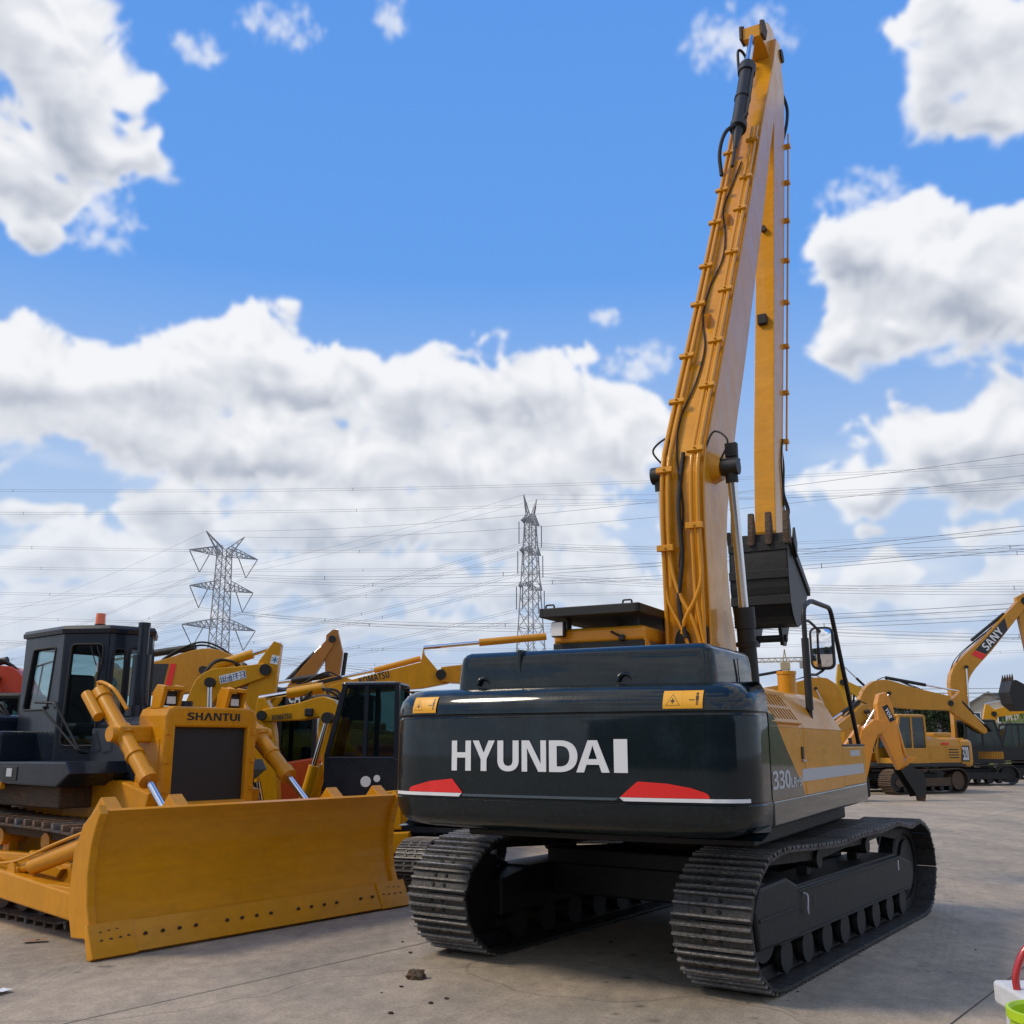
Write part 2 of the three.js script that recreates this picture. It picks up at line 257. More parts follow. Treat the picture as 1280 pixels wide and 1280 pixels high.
// ------------------------------------------------------------------ ground
function ground() {
  const N = 2048, T = 24, mark = new Float32Array(N * N), r = rng(21);
  const blot = (x, y, R, amt) => { const q = Math.ceil(R); for (let j = -q; j <= q; j++) for (let i = -q; i <= q; i++) { const d = Math.hypot(i, j) / R; if (d < 1) mark[((y + j + N) % N) * N + (x + i + N) % N] += amt * (1 - d); } };
  for (let k = 0; k < 150; k++) {                                     // oil drips, mud crumbs, scuffs
    const x = Math.floor(r() * N), y = Math.floor(r() * N), n = 1 + Math.floor(r() * 7);
    for (let j = 0; j < n; j++) blot(Math.floor(x + (r() - 0.5) * 60 + N) % N, Math.floor(y + (r() - 0.5) * 60 + N) % N, 1.5 + 5 * r() ** 2, -0.1 - 0.15 * r());
  }
  for (let k = 0; k < 34; k++) {                                      // faint wheel and track scrapes
    let x = r() * N, y = r() * N, a = r() * 6.28; const L = 500 + 900 * r(), bend = (r() - 0.5) * 0.004, amt = (r() > 0.5 ? -1 : 1) * (0.02 + 0.03 * r());
    for (let s = 0; s < L; s += 2) { x += Math.cos(a) * 2; y += Math.sin(a) * 2; a += bend; if (n2(s * 0.02, k) > -0.2) for (const o of [-9, -3, 4, 10]) blot(((Math.floor(x - Math.sin(a) * o) % N) + N) % N, ((Math.floor(y + Math.cos(a) * o) % N) + N) % N, 3, amt * 0.5); }
  }
  for (let k = 0; k < 7; k++) {                                       // hairline cracks
    let x = r() * N, y = r() * N, a = r() * 6.28;
    for (let s = 0; s < 300; s++) { x += Math.cos(a) * 2; y += Math.sin(a) * 2; a += (r() - 0.5) * 0.5; blot(((Math.floor(x) % N) + N) % N, ((Math.floor(y) % N) + N) % N, 1.6, -0.13); }
  }
  const map = tex(N, N, (u, v, i, j) => {
    const a = wrapN(u, v, 7, 1), b = wrapN(u, v, 30, 2), c = wrapN(u, v, 120, 3), st = wrapN((u * 3) % 1, v, 6, 6), g = (r() - 0.5) * 0.12;
    const q = 0.64 + a * 0.06 + b * 0.055 + c * 0.055 + st * 0.04 + g + mark[j * N + i], m = clamp(0.5 + a * 0.6 + b * 0.5);
    return [q * mix(1.045, 1.055, m), q * mix(0.972, 0.962, m), q * mix(0.868, 0.845, m)];
  }, true, 1 / T, 1 / T);
  const bump = tex(1024, 1024, (u, v) => 0.5 + 0.25 * wrapN(u, v, 60, 4) + 0.25 * (r() - 0.5), false, 1 / 6, 1 / 6);
  const slabM = [0.97, 0.94, 1.0].map((k) => mat([0.81 * k, 0.8 * k, 0.78 * k], { roughness: 0.85, map, bumpMap: bump, bumpScale: 0.004 }));
  const gapM = mat([0.09, 0.08, 0.07], { roughness: 1 });
  // slabs lie in strips that run along heading 0.657 rad
  const h = 0.657, c = Math.cos(h), s = Math.sin(h), W = 4.64, L = 13.8, gap = 0.016;
  const yard = new THREE.Group(); yard.name = 'pavement'; yard.userData = { kind: 'structure', label: 'pale concrete yard of long slabs with dark joints', category: 'pavement' }; scene.add(yard);
  let n = 0;
  for (let i = -9; i < 9; i++) for (let k = -1; k < 5; k++) {
    const u0 = -2.13 + i * W, v0 = -3 + k * L + (((i % 2) + 2) % 2) * 4.2;
    const mx = (u0 + W / 2) * c + (v0 + L / 2) * s, mz = -(u0 + W / 2) * s + (v0 + L / 2) * c;
    if (mz < -12 || mz > 46 || Math.abs(mx) > 12 + mz * 0.62) continue;
    const g = box(u0 + gap / 2, u0 + W - gap / 2, -0.15, 0, v0 + gap / 2, v0 + L - gap / 2, 0.006);
    g.rotateY(-h);
    const p = g.attributes.position, uv = g.attributes.uv, nn = g.attributes.normal; for (let q = 0; q < p.count; q++) if (Math.abs(nn.getY(q)) > 0.4) uv.setXY(q, p.getX(q), p.getZ(q)); else uv.setXY(q, p.getX(q) + p.getZ(q), p.getY(q));
    if (mz < 30) part('joint_filler', [new THREE.PlaneGeometry(0.05, L).rotateX(-Math.PI / 2).translate(u0, -0.009, -(v0 + L / 2)).rotateY(-h), new THREE.PlaneGeometry(W, 0.05).rotateX(-Math.PI / 2).translate(u0 + W / 2, -0.0085, -v0).rotateY(-h)], gapM, yard).userData.kind = 'stuff';
    part('slab', g, slabM[(n++ * 7 + k) % 3], yard);
  }
  const big = new THREE.PlaneGeometry(5000, 5000).rotateX(-Math.PI / 2); { const p = big.attributes.position, uv = big.attributes.uv; for (let q = 0; q < p.count; q++) uv.setXY(q, p.getX(q), p.getZ(q)); }
  const g0 = structure('ground', big, slabM[1]); g0.position.y = -0.012; g0.userData.label = 'open pale ground stretching to the horizon'; g0.userData.category = 'ground';
}
ground();

// ------------------------------------------------------------------ tracks
// path: [v, y] centre line of the shoes as a closed loop, counter-clockwise seen from the right side (v to the right)
function trackLoop(pts) { return new THREE.CatmullRomCurve3(pts.map(([v, y]) => new V3(0, y, -v)), true, 'catmullrom', 0.35); }
function shoeShape(pitch, w, bars, hgt) {
  const p = pitch * 0.98, pr = [[-p / 2, -0.012], [p / 2, -0.012], [p / 2, 0.012]];
  const xs = bars === 3 ? [0.40, 0.02, -0.40] : bars === 2 ? [0.3, -0.3] : [-0.36];
  for (const x of xs) { const c = x * p, b = bars === 1 ? 0.03 : 0.014; pr.push([c + b, 0.012], [c + b * 0.55, hgt], [c - b * 0.55, hgt], [c - b, 0.012]); }
  pr.push([-p / 2, 0.012]);
  const g = new THREE.ExtrudeGeometry(new THREE.Shape(pr.map(([x, y]) => new THREE.Vector2(x, y))), { depth: w - 0.016, bevelEnabled: true, bevelThickness: 0.008, bevelSize: 0.003, bevelOffset: -0.003, bevelSegments: 1 });
  g.rotateY(Math.PI / 2).translate(-w / 2 + 0.008, 0, 0);                        // x across, y outward, -z along the track
  const all = [g.index ? g.toNonIndexed() : g]; if (bars === 3) for (const x of [-0.06, 0.06]) for (const c of [0.21, -0.19]) all.push(new THREE.CylinderGeometry(0.017, 0.017, 0.012, 6).translate(x, 0.017, -c * p).toNonIndexed());
  const q = merge(all), ps = q.attributes.position, col = new Float32Array(ps.count * 3);
  for (let i = 0; i < ps.count; i++) { const v = ps.getY(i) > hgt * 0.9 ? 0.5 : bars === 1 ? 0.19 : Math.abs(ps.getX(i)) < 0.08 && ps.getY(i) > 0.013 && ps.getY(i) < 0.03 ? 0.05 : 0.13; col[i * 3] = col[i * 3 + 1] = col[i * 3 + 2] = v; }   // bar edges are worn bright
  q.setAttribute('color', new THREE.BufferAttribute(col, 3)); return q;
}
function layShoes(loop, n, geo, mats, parent, u, single) {
  const list = [];
  for (let i = 0; i < n; i++) {
    const t = i / n, p = loop.getPointAt(t), d = loop.getTangentAt(t), o = new THREE.Matrix4();
    const z = d.clone(), x = new V3(1, 0, 0), y = z.clone().cross(x);
    o.makeBasis(x, y, z).setPosition(u, p.y, p.z);
    if (single) { list.push(geo.clone().applyMatrix4(o)); continue; }
    const m = part('shoe', geo, mats[(i * 5 + (i >> 2)) % mats.length], parent); m.applyMatrix4(o);
  }
  return list;
}

// ------------------------------------------------------------------ the long reach excavator in the middle
function longReach() {
  const X = thing('long_reach_excavator', 'long reach tracked excavator with dark blue counterweight and tall folded yellow boom', 'excavator', [1.88, 10.7], 0.49);
  const Y = M.hyYellow, K = M.hyDark;
  // ---- undercarriage, turned a little against the house
  const turn = -0.12, UC = 1.33, loopPts = [[-2.05, 0.03], [-1, 0.03], [0, 0.03], [1.2, 0.03], [2.15, 0.03], [2.5, 0.12], [2.72, 0.36], [2.74, 0.6], [2.58, 0.84], [2.25, 0.955], [1.85, 0.93], [1.35, 0.985], [0.7, 0.96], [0.15, 0.965], [-0.5, 0.935], [-1.2, 0.955], [-1.9, 0.985], [-2.3, 0.93], [-2.6, 0.73], [-2.68, 0.5], [-2.58, 0.25], [-2.36, 0.09]];
  const loop = trackLoop(loopPts), n = 58, pitch = loop.getLength() / n, sg = shoeShape(pitch, 0.62, 3, 0.038);
  const boltless = [M.shoe, M.shoe, M.shoeDark];
  for (const s of [-1, 1]) {
    const t = sub('track', X); t.rotation.y = turn; const u = s > 0 ? UC : -1.2;
    layShoes(loop, n, sg, boltless, t, u);
    const links = layShoes(trackLoop(loopPts.map(([v, y]) => { const a = Math.atan2(y - 0.5, v > 2 ? v - 2.1 : v < -2 ? v + 2.1 : 0); return [v - 0.07 * (Math.abs(v) > 2 ? Math.cos(a) : 0), y - 0.07 * Math.sin(a)]; })), n, merge([new THREE.BoxGeometry(0.05, 0.1, pitch * 0.94).translate(-0.09, 0, 0), new THREE.BoxGeometry(0.05, 0.1, pitch * 0.94).translate(0.09, 0, 0), new THREE.CylinderGeometry(0.03, 0.03, 0.22, 8).rotateZ(Math.PI / 2)]), null, null, u, true);
    part('link_chain', links, M.frame, t);
    // side frame: a box girder with a sloping top, stepped ends
    const o = u + s * 0.2, [a, b] = s > 0 ? [u - 0.19, u + 0.215] : [u - 0.215, u + 0.19];
    part('side_frame', [side([[-2.0, 0.3], [2.0, 0.3], [2.12, 0.42], [2.1, 0.56], [1.6, 0.66], [-1.5, 0.68], [-2.0, 0.6]], a, b, 0.02), box(u - 0.215, u + 0.2, 0.66, 0.69, -1.55, 1.5, 0.008), side([[-2.36, 0.32], [-1.5, 0.3], [-1.5, 0.70], [-1.75, 0.78], [-2.3, 0.76], [-2.42, 0.6]], s > 0 ? u + 0.08 : u - 0.235, s > 0 ? u + 0.235 : u - 0.08, 0.025)], M.frame, t);
    part('frame_rib', [box(s > 0 ? u + 0.21 : u - 0.232, s > 0 ? u + 0.232 : u - 0.21, 0.635, 0.66, -1.5, 1.65, 0.005), box(s > 0 ? u + 0.21 : u - 0.228, s > 0 ? u + 0.228 : u - 0.21, 0.305, 0.325, -1.95, 1.95, 0.004), box(s > 0 ? u + 0.23 : u - 0.245, s > 0 ? u + 0.245 : u - 0.23, 0.52, 0.545, -2.36, -1.56, 0.004)], M.frame, t);
    for (let k = 0; k < 8; k++) part('roller', [disc([u - 0.17, 0.2, -1.72 + k * 0.49], 0.1, 0.34, 16), disc([u - 0.19, 0.2, -1.72 + k * 0.49], 0.13, 0.05, 16), disc([u + 0.14, 0.2, -1.72 + k * 0.49], 0.13, 0.05, 16)], M.frame, t);
    for (const v of [-0.7, 0.75]) part('carrier_roller', [disc([u - 0.15, 0.82, v], 0.075, 0.3, 14), box(u - 0.05, u + 0.05, 0.66, 0.8, v - 0.05, v + 0.05, 0.01)], M.frame, t);
    const teeth = []; for (let k = 0; k < 22; k++) { const q = k / 22 * 2 * Math.PI; teeth.push(new THREE.BoxGeometry(0.07, 0.08, 0.05).translate(0, 0.4, 0).rotateX(q).translate(u, 0.5, 2.2)); }
    part('sprocket', [disc([u - 0.035, 0.5, -2.2], 0.39, 0.07, 36), disc([s > 0 ? u : u - 0.2, 0.5, -2.2], 0.28, 0.2, 30), ...teeth], M.frame, t);
    part('idler', [disc([u - 0.09, 0.5, 2.26], 0.39, 0.18, 36, 0.12), disc([u - 0.11, 0.5, 2.26], 0.15, 0.22, 20), disc([u + s * 0.11 - 0.01, 0.5, 2.26], 0.27, 0.02, 28)], M.frame, t);
    if (s > 0) { part('lashing_ring', tube([[u + 0.22, 0.62, -1.36], [u + 0.255, 0.6, -1.36], [u + 0.255, 0.5, -1.37], [u + 0.25, 0.46, -1.35], [u + 0.245, 0.49, -1.34]], 0.009, 6), M.silver, t); part('frame_slot', box(u + 0.21, u + 0.218, 0.49, 0.57, -1.12, -1.06, 0.002), M.black, t); part('wear_strip', box(u + 0.214, u + 0.222, 0.52, 0.62, 1.52, 1.55, 0.002), M.silver, t); }
  }
  const cb = part('car_body', [plan(rounded([[-1.15, -1.1, 0.1], [1.15, -1.1, 0.1], [0.7, -0.5, 0.2], [0.7, 0.5, 0.2], [1.15, 1.1, 0.1], [-1.15, 1.1, 0.1], [-0.7, 0.5, 0.2], [-0.7, -0.5, 0.2]], 3), 0.45, 0.82, 0.02), box(-1.18, 1.18, 0.4, 0.68, -1.12, -0.6, 0.02), box(-1.18, 1.18, 0.4, 0.68, 0.6, 1.12, 0.02), new THREE.CylinderGeometry(0.72, 0.72, 0.3, 40).translate(0, 0.95, 0)], M.frame, X); cb.rotation.y = turn;
  part('swing_ring', new THREE.CylinderGeometry(0.78, 0.78, 0.08, 48).translate(0, 1.1, 0), M.black, X);
  // ---- house
  const W = 1.45;
  part('deck', [box(-W - 0.08, W, 1.2, 1.4, -2.62, 1.5, 0.03), box(-0.95, 0.95, 1.1, 1.22, -2.4, 1.7, 0.02)], K, X);
  part('added_belly_plate', box(-1.25, 1.25, 1.04, 1.205, -2.45, 1.2, 0.02), M.frame, X);  // added dark plate that closes the bright gap under the deck
  // counterweight: one casting with a bowed rear, rounded corners, a chin and a moulded seam
  const bow = (u) => -3.26 + 0.09 * (u / W) ** 2 + 0.05 * (u / W) ** 8;
  const ring = []; { const e = 0.28; ring.push([W, -2.64]); for (let k = 0; k <= 10; k++) { const a = k / 10 * Math.PI / 2; ring.push([W - e + e * Math.cos(a), -2.86 - (e * 0.95) * Math.sin(a)]); } ring.reverse();
    const rear = []; for (let k = -11; k <= 11; k++) rear.push([k / 11 * (W - e - 0.06), bow(k / 11 * (W - e - 0.06))]);
    const right = ring.slice(), left = ring.map(([u, v]) => [u > W - e - 0.001 ? -(W + 0.22 - (W - u) * (0.22 + e) / e) : -u, v]).reverse(); const dy = rear[22][1] - right[0][1]; for (const q of [...right, ...left]) if (q[1] < -2.8) q[1] += dy * ((-2.8 - q[1]) / (-2.8 - (right[0][1])) || 0);
    ring.length = 0; ring.push(...left, ...rear, ...right); }
  const cw = [[1.13, 0.3], [1.15, 0.2], [1.18, 0.1], [1.23, 0.04], [1.30, 0.012], [1.375, 0], [1.382, 0.006], [1.39, 0.006], [1.397, 0], [1.6, -0.004], [1.9, 0], [2.0, 0.004], [2.005, 0.016], [2.018, 0.02], [2.03, 0.016], [2.036, 0.002], [2.09, 0.006], [2.15, 0.03], [2.2, 0.07], [2.235, 0.13], [2.25, 0.22]];
  const C = part('counterweight', loft(cw.map(([y, d]) => [y, inset(ring, d)]), 0.5), K, X);
  const onRear = (g, off = 0.005) => { const p = g.attributes.position; for (let i = 0; i < p.count; i++) p.setZ(i, p.getZ(i) - rearV(p.getX(i)) + off); g.computeVertexNormals(); return g; };
  const rearV = (u) => { for (let i = 0; i + 1 < ring.length; i++) { const a = ring[i], b = ring[i + 1]; if (a[0] <= u && b[0] >= u && b[0] > a[0]) return mix(a[1], b[1], (u - a[0]) / (b[0] - a[0])); } return bow(u); };
  const rearLetters = (txt, u, y, w, h) => letters(txt, w, h, 0.005).translate(u, y, 0);
  // white brand lettering, one piece per letter
  { const adv = [['H', -0.955, 0.185], ['Y', -0.752, 0.205], ['U', -0.522, 0.19], ['N', -0.305, 0.21], ['D', -0.07, 0.235], ['A', 0.155, 0.265], ['I', 0.455, 0.105]];
    for (const [ch, u, w] of adv) part('letter', onRear(ch === 'I' ? flat([[u, 1.596], [u + w, 1.596], [u + w, 1.836], [u, 1.836]], 0.005) : rearLetters(ch, u, 1.596, w, 0.232)), M.white, C); }
  const fine = (pts) => { const out = []; for (let i = 0; i < pts.length; i++) { const a = pts[i], b = pts[(i + 1) % pts.length]; for (let k = 0; k < 8; k++) out.push([mix(a[0], b[0], k / 8), mix(a[1], b[1], k / 8)]); } return out; };
  const strip = (u0, u1, y0, y1, cut) => { const g = new THREE.BoxGeometry(u1 - u0, y1 - y0, 0.004, 36, 1, 1).translate((u0 + u1) / 2, (y0 + y1) / 2, 0), q = g.attributes.position; for (let i = 0; i < q.count; i++) if (Math.abs(q.getX(i) - (cut < 0 ? u0 : u1)) < 1e-4 && q.getY(i) < (y0 + y1) / 2) q.setX(i, q.getX(i) - cut * 0.03); return onRear(g, 0.007); };
  const reflector = (top) => { const u0 = top[0][0], u1 = top[top.length - 1][0], g = new THREE.BoxGeometry(u1 - u0, 1, 0.004, 48, 1, 1).translate((u0 + u1) / 2, 0.5, 0), q = g.attributes.position;
    for (let i = 0; i < q.count; i++) { const u = q.getX(i); let k = 0; while (k + 2 < top.length && top[k + 1][0] < u) k++; const h = mix(top[k][1], top[k + 1][1], clamp((u - top[k][0]) / (top[k + 1][0] - top[k][0]))); q.setY(i, q.getY(i) > 0.5 ? h : 1.426); } return onRear(g, 0.008); };
  part('reflector', reflector([[0.5, 1.43], [0.63, 1.537], [0.85, 1.525], [1.02, 1.497], [1.13, 1.462], [1.15, 1.44]]), M.red, C, 'red tapering reflector beside the yellow house');
  part('reflector', reflector([[-1.4, 1.44], [-1.38, 1.462], [-1.18, 1.51], [-0.95, 1.533], [-0.85, 1.43]]), M.red, C, 'red tapering reflector beside the small excavator');
  part('rear_band', strip(-0.85, 0.485, 1.402, 1.42, 1), M.band, C); part('white_strip', strip(0.49, 1.4, 1.398, 1.424, -1), M.white, C); part('white_strip', strip(-1.58, -0.855, 1.398, 1.424, 1), M.white, C);
  const warn = printed(0.28, 0.13, (x, w, h) => { x.fillStyle = '#e3a31c'; x.fillRect(0, 0, w, h); x.strokeStyle = '#3a2a08'; x.lineWidth = w * 0.012; x.beginPath(); x.moveTo(w * 0.08, h * 0.82); x.lineTo(w * 0.25, h * 0.2); x.lineTo(w * 0.43, h * 0.82); x.closePath(); x.stroke(); x.fillStyle = '#3a2a08'; x.fillRect(w * 0.2, h * 0.52, w * 0.1, h * 0.12); x.fillRect(w * 0.235, h * 0.42, w * 0.03, h * 0.3); x.lineWidth = 1; x.beginPath(); x.moveTo(w * 0.5, h * 0.05); x.lineTo(w * 0.5, h * 0.95); x.stroke(); x.fillRect(w * 0.66, h * 0.5, w * 0.14, h * 0.06); x.beginPath(); x.arc(w * 0.865, h * 0.19, h * 0.075, 0, 7); x.fill(); x.fillRect(w * 0.825, h * 0.28, w * 0.08, h * 0.28); x.fillRect(w * 0.835, h * 0.5, w * 0.025, h * 0.32); x.fillRect(w * 0.872, h * 0.5, w * 0.025, h * 0.32); });
  const bend = (g, y0) => { const p = g.attributes.position; for (let i = 0; i < p.count; i++) { const y = p.getY(i); p.setZ(i, p.getZ(i) - rearV(p.getX(i)) - (y > 2.15 ? 0.03 + (y - 2.15) * 0.8 : y > 2.09 ? 0.006 + (y - 2.09) * 0.4 : 0.003) + 0.009); } g.computeVertexNormals(); return g; };
  const stick = (w, h) => { const g = new THREE.BoxGeometry(w, h, 0.003, 8, 6, 1); return g.translate(w / 2, h / 2, 0); };
  part('warning_sticker', bend(stick(0.29, 0.13).translate(0.835, 2.05, 0)), warn, C); part('warning_sticker', bend(stick(0.25, 0.13).translate(-1.38, 2.05, 0)), warn, C);
  part('lifting_eye', [-0.78, 0.46].map((u) => new THREE.TorusGeometry(0.055, 0.018, 8, 16, Math.PI).rotateY(0.35).translate(u, 2.27, 3.02)), K, C);
  // dark engine cover above the casting, with a raised seam and lip
  const hood = rounded([[-1.06, -3.02, 0.12], [1.16, -3.02, 0.12], [1.2, -2.0, 0.1], [-1.06, -2.0, 0.1]], 5);
  part('engine_cover', loft([[2.2, hood], [2.3, inset(hood, 0.003)], [2.44, inset(hood, 0.015)], [2.5, inset(hood, 0.03)], [2.53, inset(hood, 0.06)], [2.545, inset(hood, 0.1)]], 0.5), K, X);
  part('cover_seam', along([[-0.48, 2.22], [-0.44, 2.22], [-0.44, 2.55], [-0.48, 2.55]], -3.012, -2.05, 0.008), K, X); part('cover_joint', along([[1.19, 2.24], [1.2, 2.24], [1.185, 2.46], [1.178, 2.46]], -2.45, -2.42, 0.002), K, X);
  // yellow house: rear and front access doors with a sloping shoulder and a folded crease
  const shoulder = [[0.45, 1.39], [W, 1.39], [W, 1.925], [W + 0.006, 1.935], [W - 0.006, 1.95], [1.295, 2.205], [1.26, 2.235], [1.19, 2.265], [1.06, 2.29], [0.45, 2.3]];
  const rearDoor = part('rear_door', along(shoulder, -2.62, -1.505, 0.012), M.hyHouse, X); part('front_door', along(shoulder, -1.49, 0.2, 0.012), M.hyHouse, X);
  part('toolbox', [box(0.55, W, 1.39, 1.785, 0.2, 1.49, 0.02)], M.hyHouse, X); part('toolbox_lid', box(0.52, W + 0.004, 1.78, 1.80, 0.215, 1.5, 0.008), M.black, X);
  part('left_house', along([[-W, 1.39], [-0.5, 1.39], [-0.5, 2.28], [-1.2, 2.26], [-1.36, 2.2], [-W, 2.02]], -2.62, -0.45, 0.012), Y, X);
  part('centre_cover', box(-0.52, 0.5, 1.39, 2.26, -2.6, -0.1, 0.02), Y, X);
  const onRight = (g, u = W) => g.rotateY(Math.PI / 2).translate(u, 0, 0);
  part('side_panel', onRight(flat([[-2.66, 1.395], [-1.585, 1.395], [-1.66, 1.47], [-2.2, 1.8], [-2.52, 2.02], [-2.66, 2.03]], 0.005)), K, X, 'dark slanted panel with white model number');
  { let x = -2.64; for (const [ch, w, h] of [['3', 0.175, 0.135], ['3', 0.175, 0.135], ['0', 0.175, 0.135], ['L', 0.08, 0.075], ['R', 0.1, 0.075], ['-', 0.06, 0.02], ['9', 0.085, 0.075]]) { part('letter', onRight(letters(ch, w, h, 0.003).translate(x, ch === '-' ? 1.5 : 1.47, 0), W + 0.0055), M.silver, X); x += w + 0.016; } }
  part('silver_stripe', onRight(flat([[-1.64, 1.5], [1.32, 1.5], [1.32, 1.6], [-1.62, 1.6]], 0.003)), M.silver, X);
  part('door_latch', [box(W, W + 0.012, 1.68, 1.78, -1.62, -1.56, 0.004)], M.black, X); part('latch_handle', box(W + 0.008, W + 0.02, 1.66, 1.675, -1.62, -1.52, 0.003), M.silver, X);
  part('maker_badge', onRight(flat([[0.6, 1.68], [1.15, 1.68], [1.15, 1.74], [0.6, 1.74]], 0.002)), M.silver, X);
  // slotted vent let into the shoulder of the rear door: two rows of slanting slots through a plate
  { const slots = []; for (let k = 0; k < 8; k++) { const v = -2.52 + k * 0.1; slots.push([[v + 0.04, 0.165], [v + 0.095, 0.165], [v + 0.04, 0.27], [v - 0.015, 0.27]], [[v + 0.115, 0.04], [v + 0.17, 0.04], [v + 0.115, 0.14], [v + 0.06, 0.14]]); }
    const s = new THREE.Shape([[-2.56, 0.01], [-1.55, 0.01], [-1.55, 0.3], [-2.56, 0.3]].map(([a, b]) => new THREE.Vector2(a, b))); for (const h of slots) s.holes.push(new THREE.Path(h.map(([a, b]) => new THREE.Vector2(a, b))));
    const g = new THREE.ExtrudeGeometry(s, { depth: 0.02, bevelEnabled: false }), tilt = -Math.atan2(0.149, 0.255);
    const set = (q, off) => q.rotateX(tilt).rotateY(Math.PI / 2).translate(1.444 + off * 0.87, 1.95 + off * 0.5, 0);
    part('vent_plate', set(g, 0.003), M.hyHouse, rearDoor); part('vent_backing', set(flat([[-2.54, 0.02], [-1.57, 0.02], [-1.57, 0.29], [-2.54, 0.29]], 0.001), 0.0015), M.black, rearDoor); }
  part('filler_cap', [new THREE.CylinderGeometry(0.085, 0.085, 0.2, 20).translate(1.12, 2.36, 0.55), new THREE.CylinderGeometry(0.092, 0.092, 0.03, 20).translate(1.12, 2.46, 0.55)], Y, X);
  // guard rail and mirror on the right
  part('handrail', [pipe([[1.38, 1.8, -0.85], [1.38, 3.04, -0.86], [1.38, 3.14, -0.5], [1.38, 3.18, 0.45], [1.38, 1.55, 1.75], [1.38, 1.25, 1.75]], 0.024, 0.1)], M.black, X); part('rail_stanchion', rod([1.38, 2.1, -0.85], [1.38, 2.75, -0.86], 0.034), M.black, X);
  const mr = sub('mirror', X); part('mirror_arm', [pipe([[1.38, 2.92, -0.84], [1.38, 2.93, -0.62], [1.43, 2.84, -0.3], [1.43, 2.62, -0.3]], 0.013, 0.05), pipe([[1.38, 2.42, -0.84], [1.38, 2.44, -0.45], [1.43, 2.5, -0.3], [1.43, 2.6, -0.3]], 0.013, 0.05)], M.black, mr);
  { const sh = rounded([[-0.1, -0.19, 0.06], [0.1, -0.19, 0.06], [0.1, 0.19, 0.06], [-0.1, 0.19, 0.06]], 5), g = new THREE.ExtrudeGeometry(new THREE.Shape(sh.map(([a, b]) => new THREE.Vector2(a, b))), { depth: 0.05, bevelEnabled: true, bevelSize: 0.015, bevelThickness: 0.02, bevelSegments: 3 });
    const gl = new THREE.PlaneGeometry(0.18, 0.36, 14, 26); { const q = gl.attributes.position; for (let i = 0; i < q.count; i++) { let x = q.getX(i), y = q.getY(i); const ex = Math.max(0, Math.abs(x) - 0.05) / 0.04, ey = Math.max(0, Math.abs(y) - 0.14) / 0.04; if (ex > 0 && ey > 0 && Math.hypot(ex, ey) > 1) { const k = 1 / Math.hypot(ex, ey); x = Math.sign(x) * (0.05 + 0.04 * ex * k); y = Math.sign(y) * (0.14 + 0.04 * ey * k); } q.setXYZ(i, x, y, 0.022 - (x * x + y * y) / 1.7); } gl.computeVertexNormals(); }
    for (const [q, nm, m, dz] of [[g, 'mirror_shell', M.black, -0.07], [gl, 'mirror_glass', M.mirror, 0.0]]) { q.translate(0, 0, dz).rotateX(-0.01).rotateY(0.12).translate(1.43, 2.7, 0.36); part(nm, q, m, mr); } }
  // ---- cab, seen over the engine cover
  const cab = sub('cab', X);
  part('cab_shell', [box(-1.45, -0.38, 2.86, 3.03, -0.32, 1.5, 0.05), box(-1.45, -1.36, 1.4, 2.9, -0.3, -0.18, 0.02), box(-0.47, -0.38, 1.4, 2.9, -0.3, -0.18, 0.02), box(-1.45, -1.38, 1.4, 2.9, 1.3, 1.42, 0.02), box(-0.45, -0.38, 1.4, 2.9, 1.3, 1.42, 0.02), box(-1.45, -0.38, 1.4, 2.1, -0.3, -0.2, 0.02), box(-1.45, -1.38, 1.4, 1.9, -0.3, 1.4, 0.02), box(-0.45, -0.38, 1.4, 1.9, -0.3, 1.4, 0.02)], Y, cab);
  part('window_surround', along([[-1.44, 2.05], [-0.39, 2.05], [-0.39, 2.87], [-1.44, 2.87]], -0.335, -0.29, 0.008, [rounded([[-1.34, 2.12, 0.08], [-0.52, 2.12, 0.08], [-0.52, 2.8, 0.08], [-1.34, 2.8, 0.08]], 5)]), M.frame, cab);
  part('window_seal', new THREE.TubeGeometry(new THREE.CatmullRomCurve3(rounded([[-1.34, 2.12, 0.08], [-0.52, 2.12, 0.08], [-0.52, 2.8, 0.08], [-1.34, 2.8, 0.08]], 5).map(([u, y]) => new V3(u, y, 0.336)), true, 'catmullrom', 0.1), 80, 0.014, 6, true), M.rubber, cab);
  part('rear_window', box(-1.35, -0.51, 2.11, 2.81, -0.318, -0.312, 0), M.tint, cab); part('side_window', box(-0.385, -0.379, 1.95, 2.85, -0.15, 1.3, 0), M.tint, cab); part('side_window', box(-1.445, -1.439, 1.95, 2.85, -0.15, 1.3, 0), M.tint, cab);
  part('seat', [box(-1.15, -0.65, 1.7, 1.85, 0.1, 0.6, 0.05), box(-1.15, -0.65, 1.8, 2.55, 0.02, 0.16, 0.05)], M.black, cab);
  // slatted roof guard on four posts
  const guard = sub('roof_guard', X), gz = [-0.52, 1.45];
  part('guard_frame', [box(-1.52, -0.36, 3.14, 3.24, gz[0], gz[0] + 0.06, 0.01), box(-1.52, -0.36, 3.14, 3.24, gz[1] - 0.06, gz[1], 0.01), box(-1.52, -1.46, 3.14, 3.24, gz[0], gz[1], 0.01), box(-0.42, -0.36, 3.14, 3.24, gz[0], gz[1], 0.01)], M.black, guard);
  for (let k = 0; k < 9; k++) part('slat', box(-1.47, -0.41, 3.16, 3.225, gz[0] + 0.2 + k * 0.19, gz[0] + 0.235 + k * 0.19, 0.006), M.black, guard);
  for (const [u, v] of [[-1.3, -0.22], [-0.5, -0.22], [-1.3, 1.3], [-0.5, 1.3]]) part('post', rod([u, 3.0, v], [u, 3.18, v], 0.03), M.black, guard);
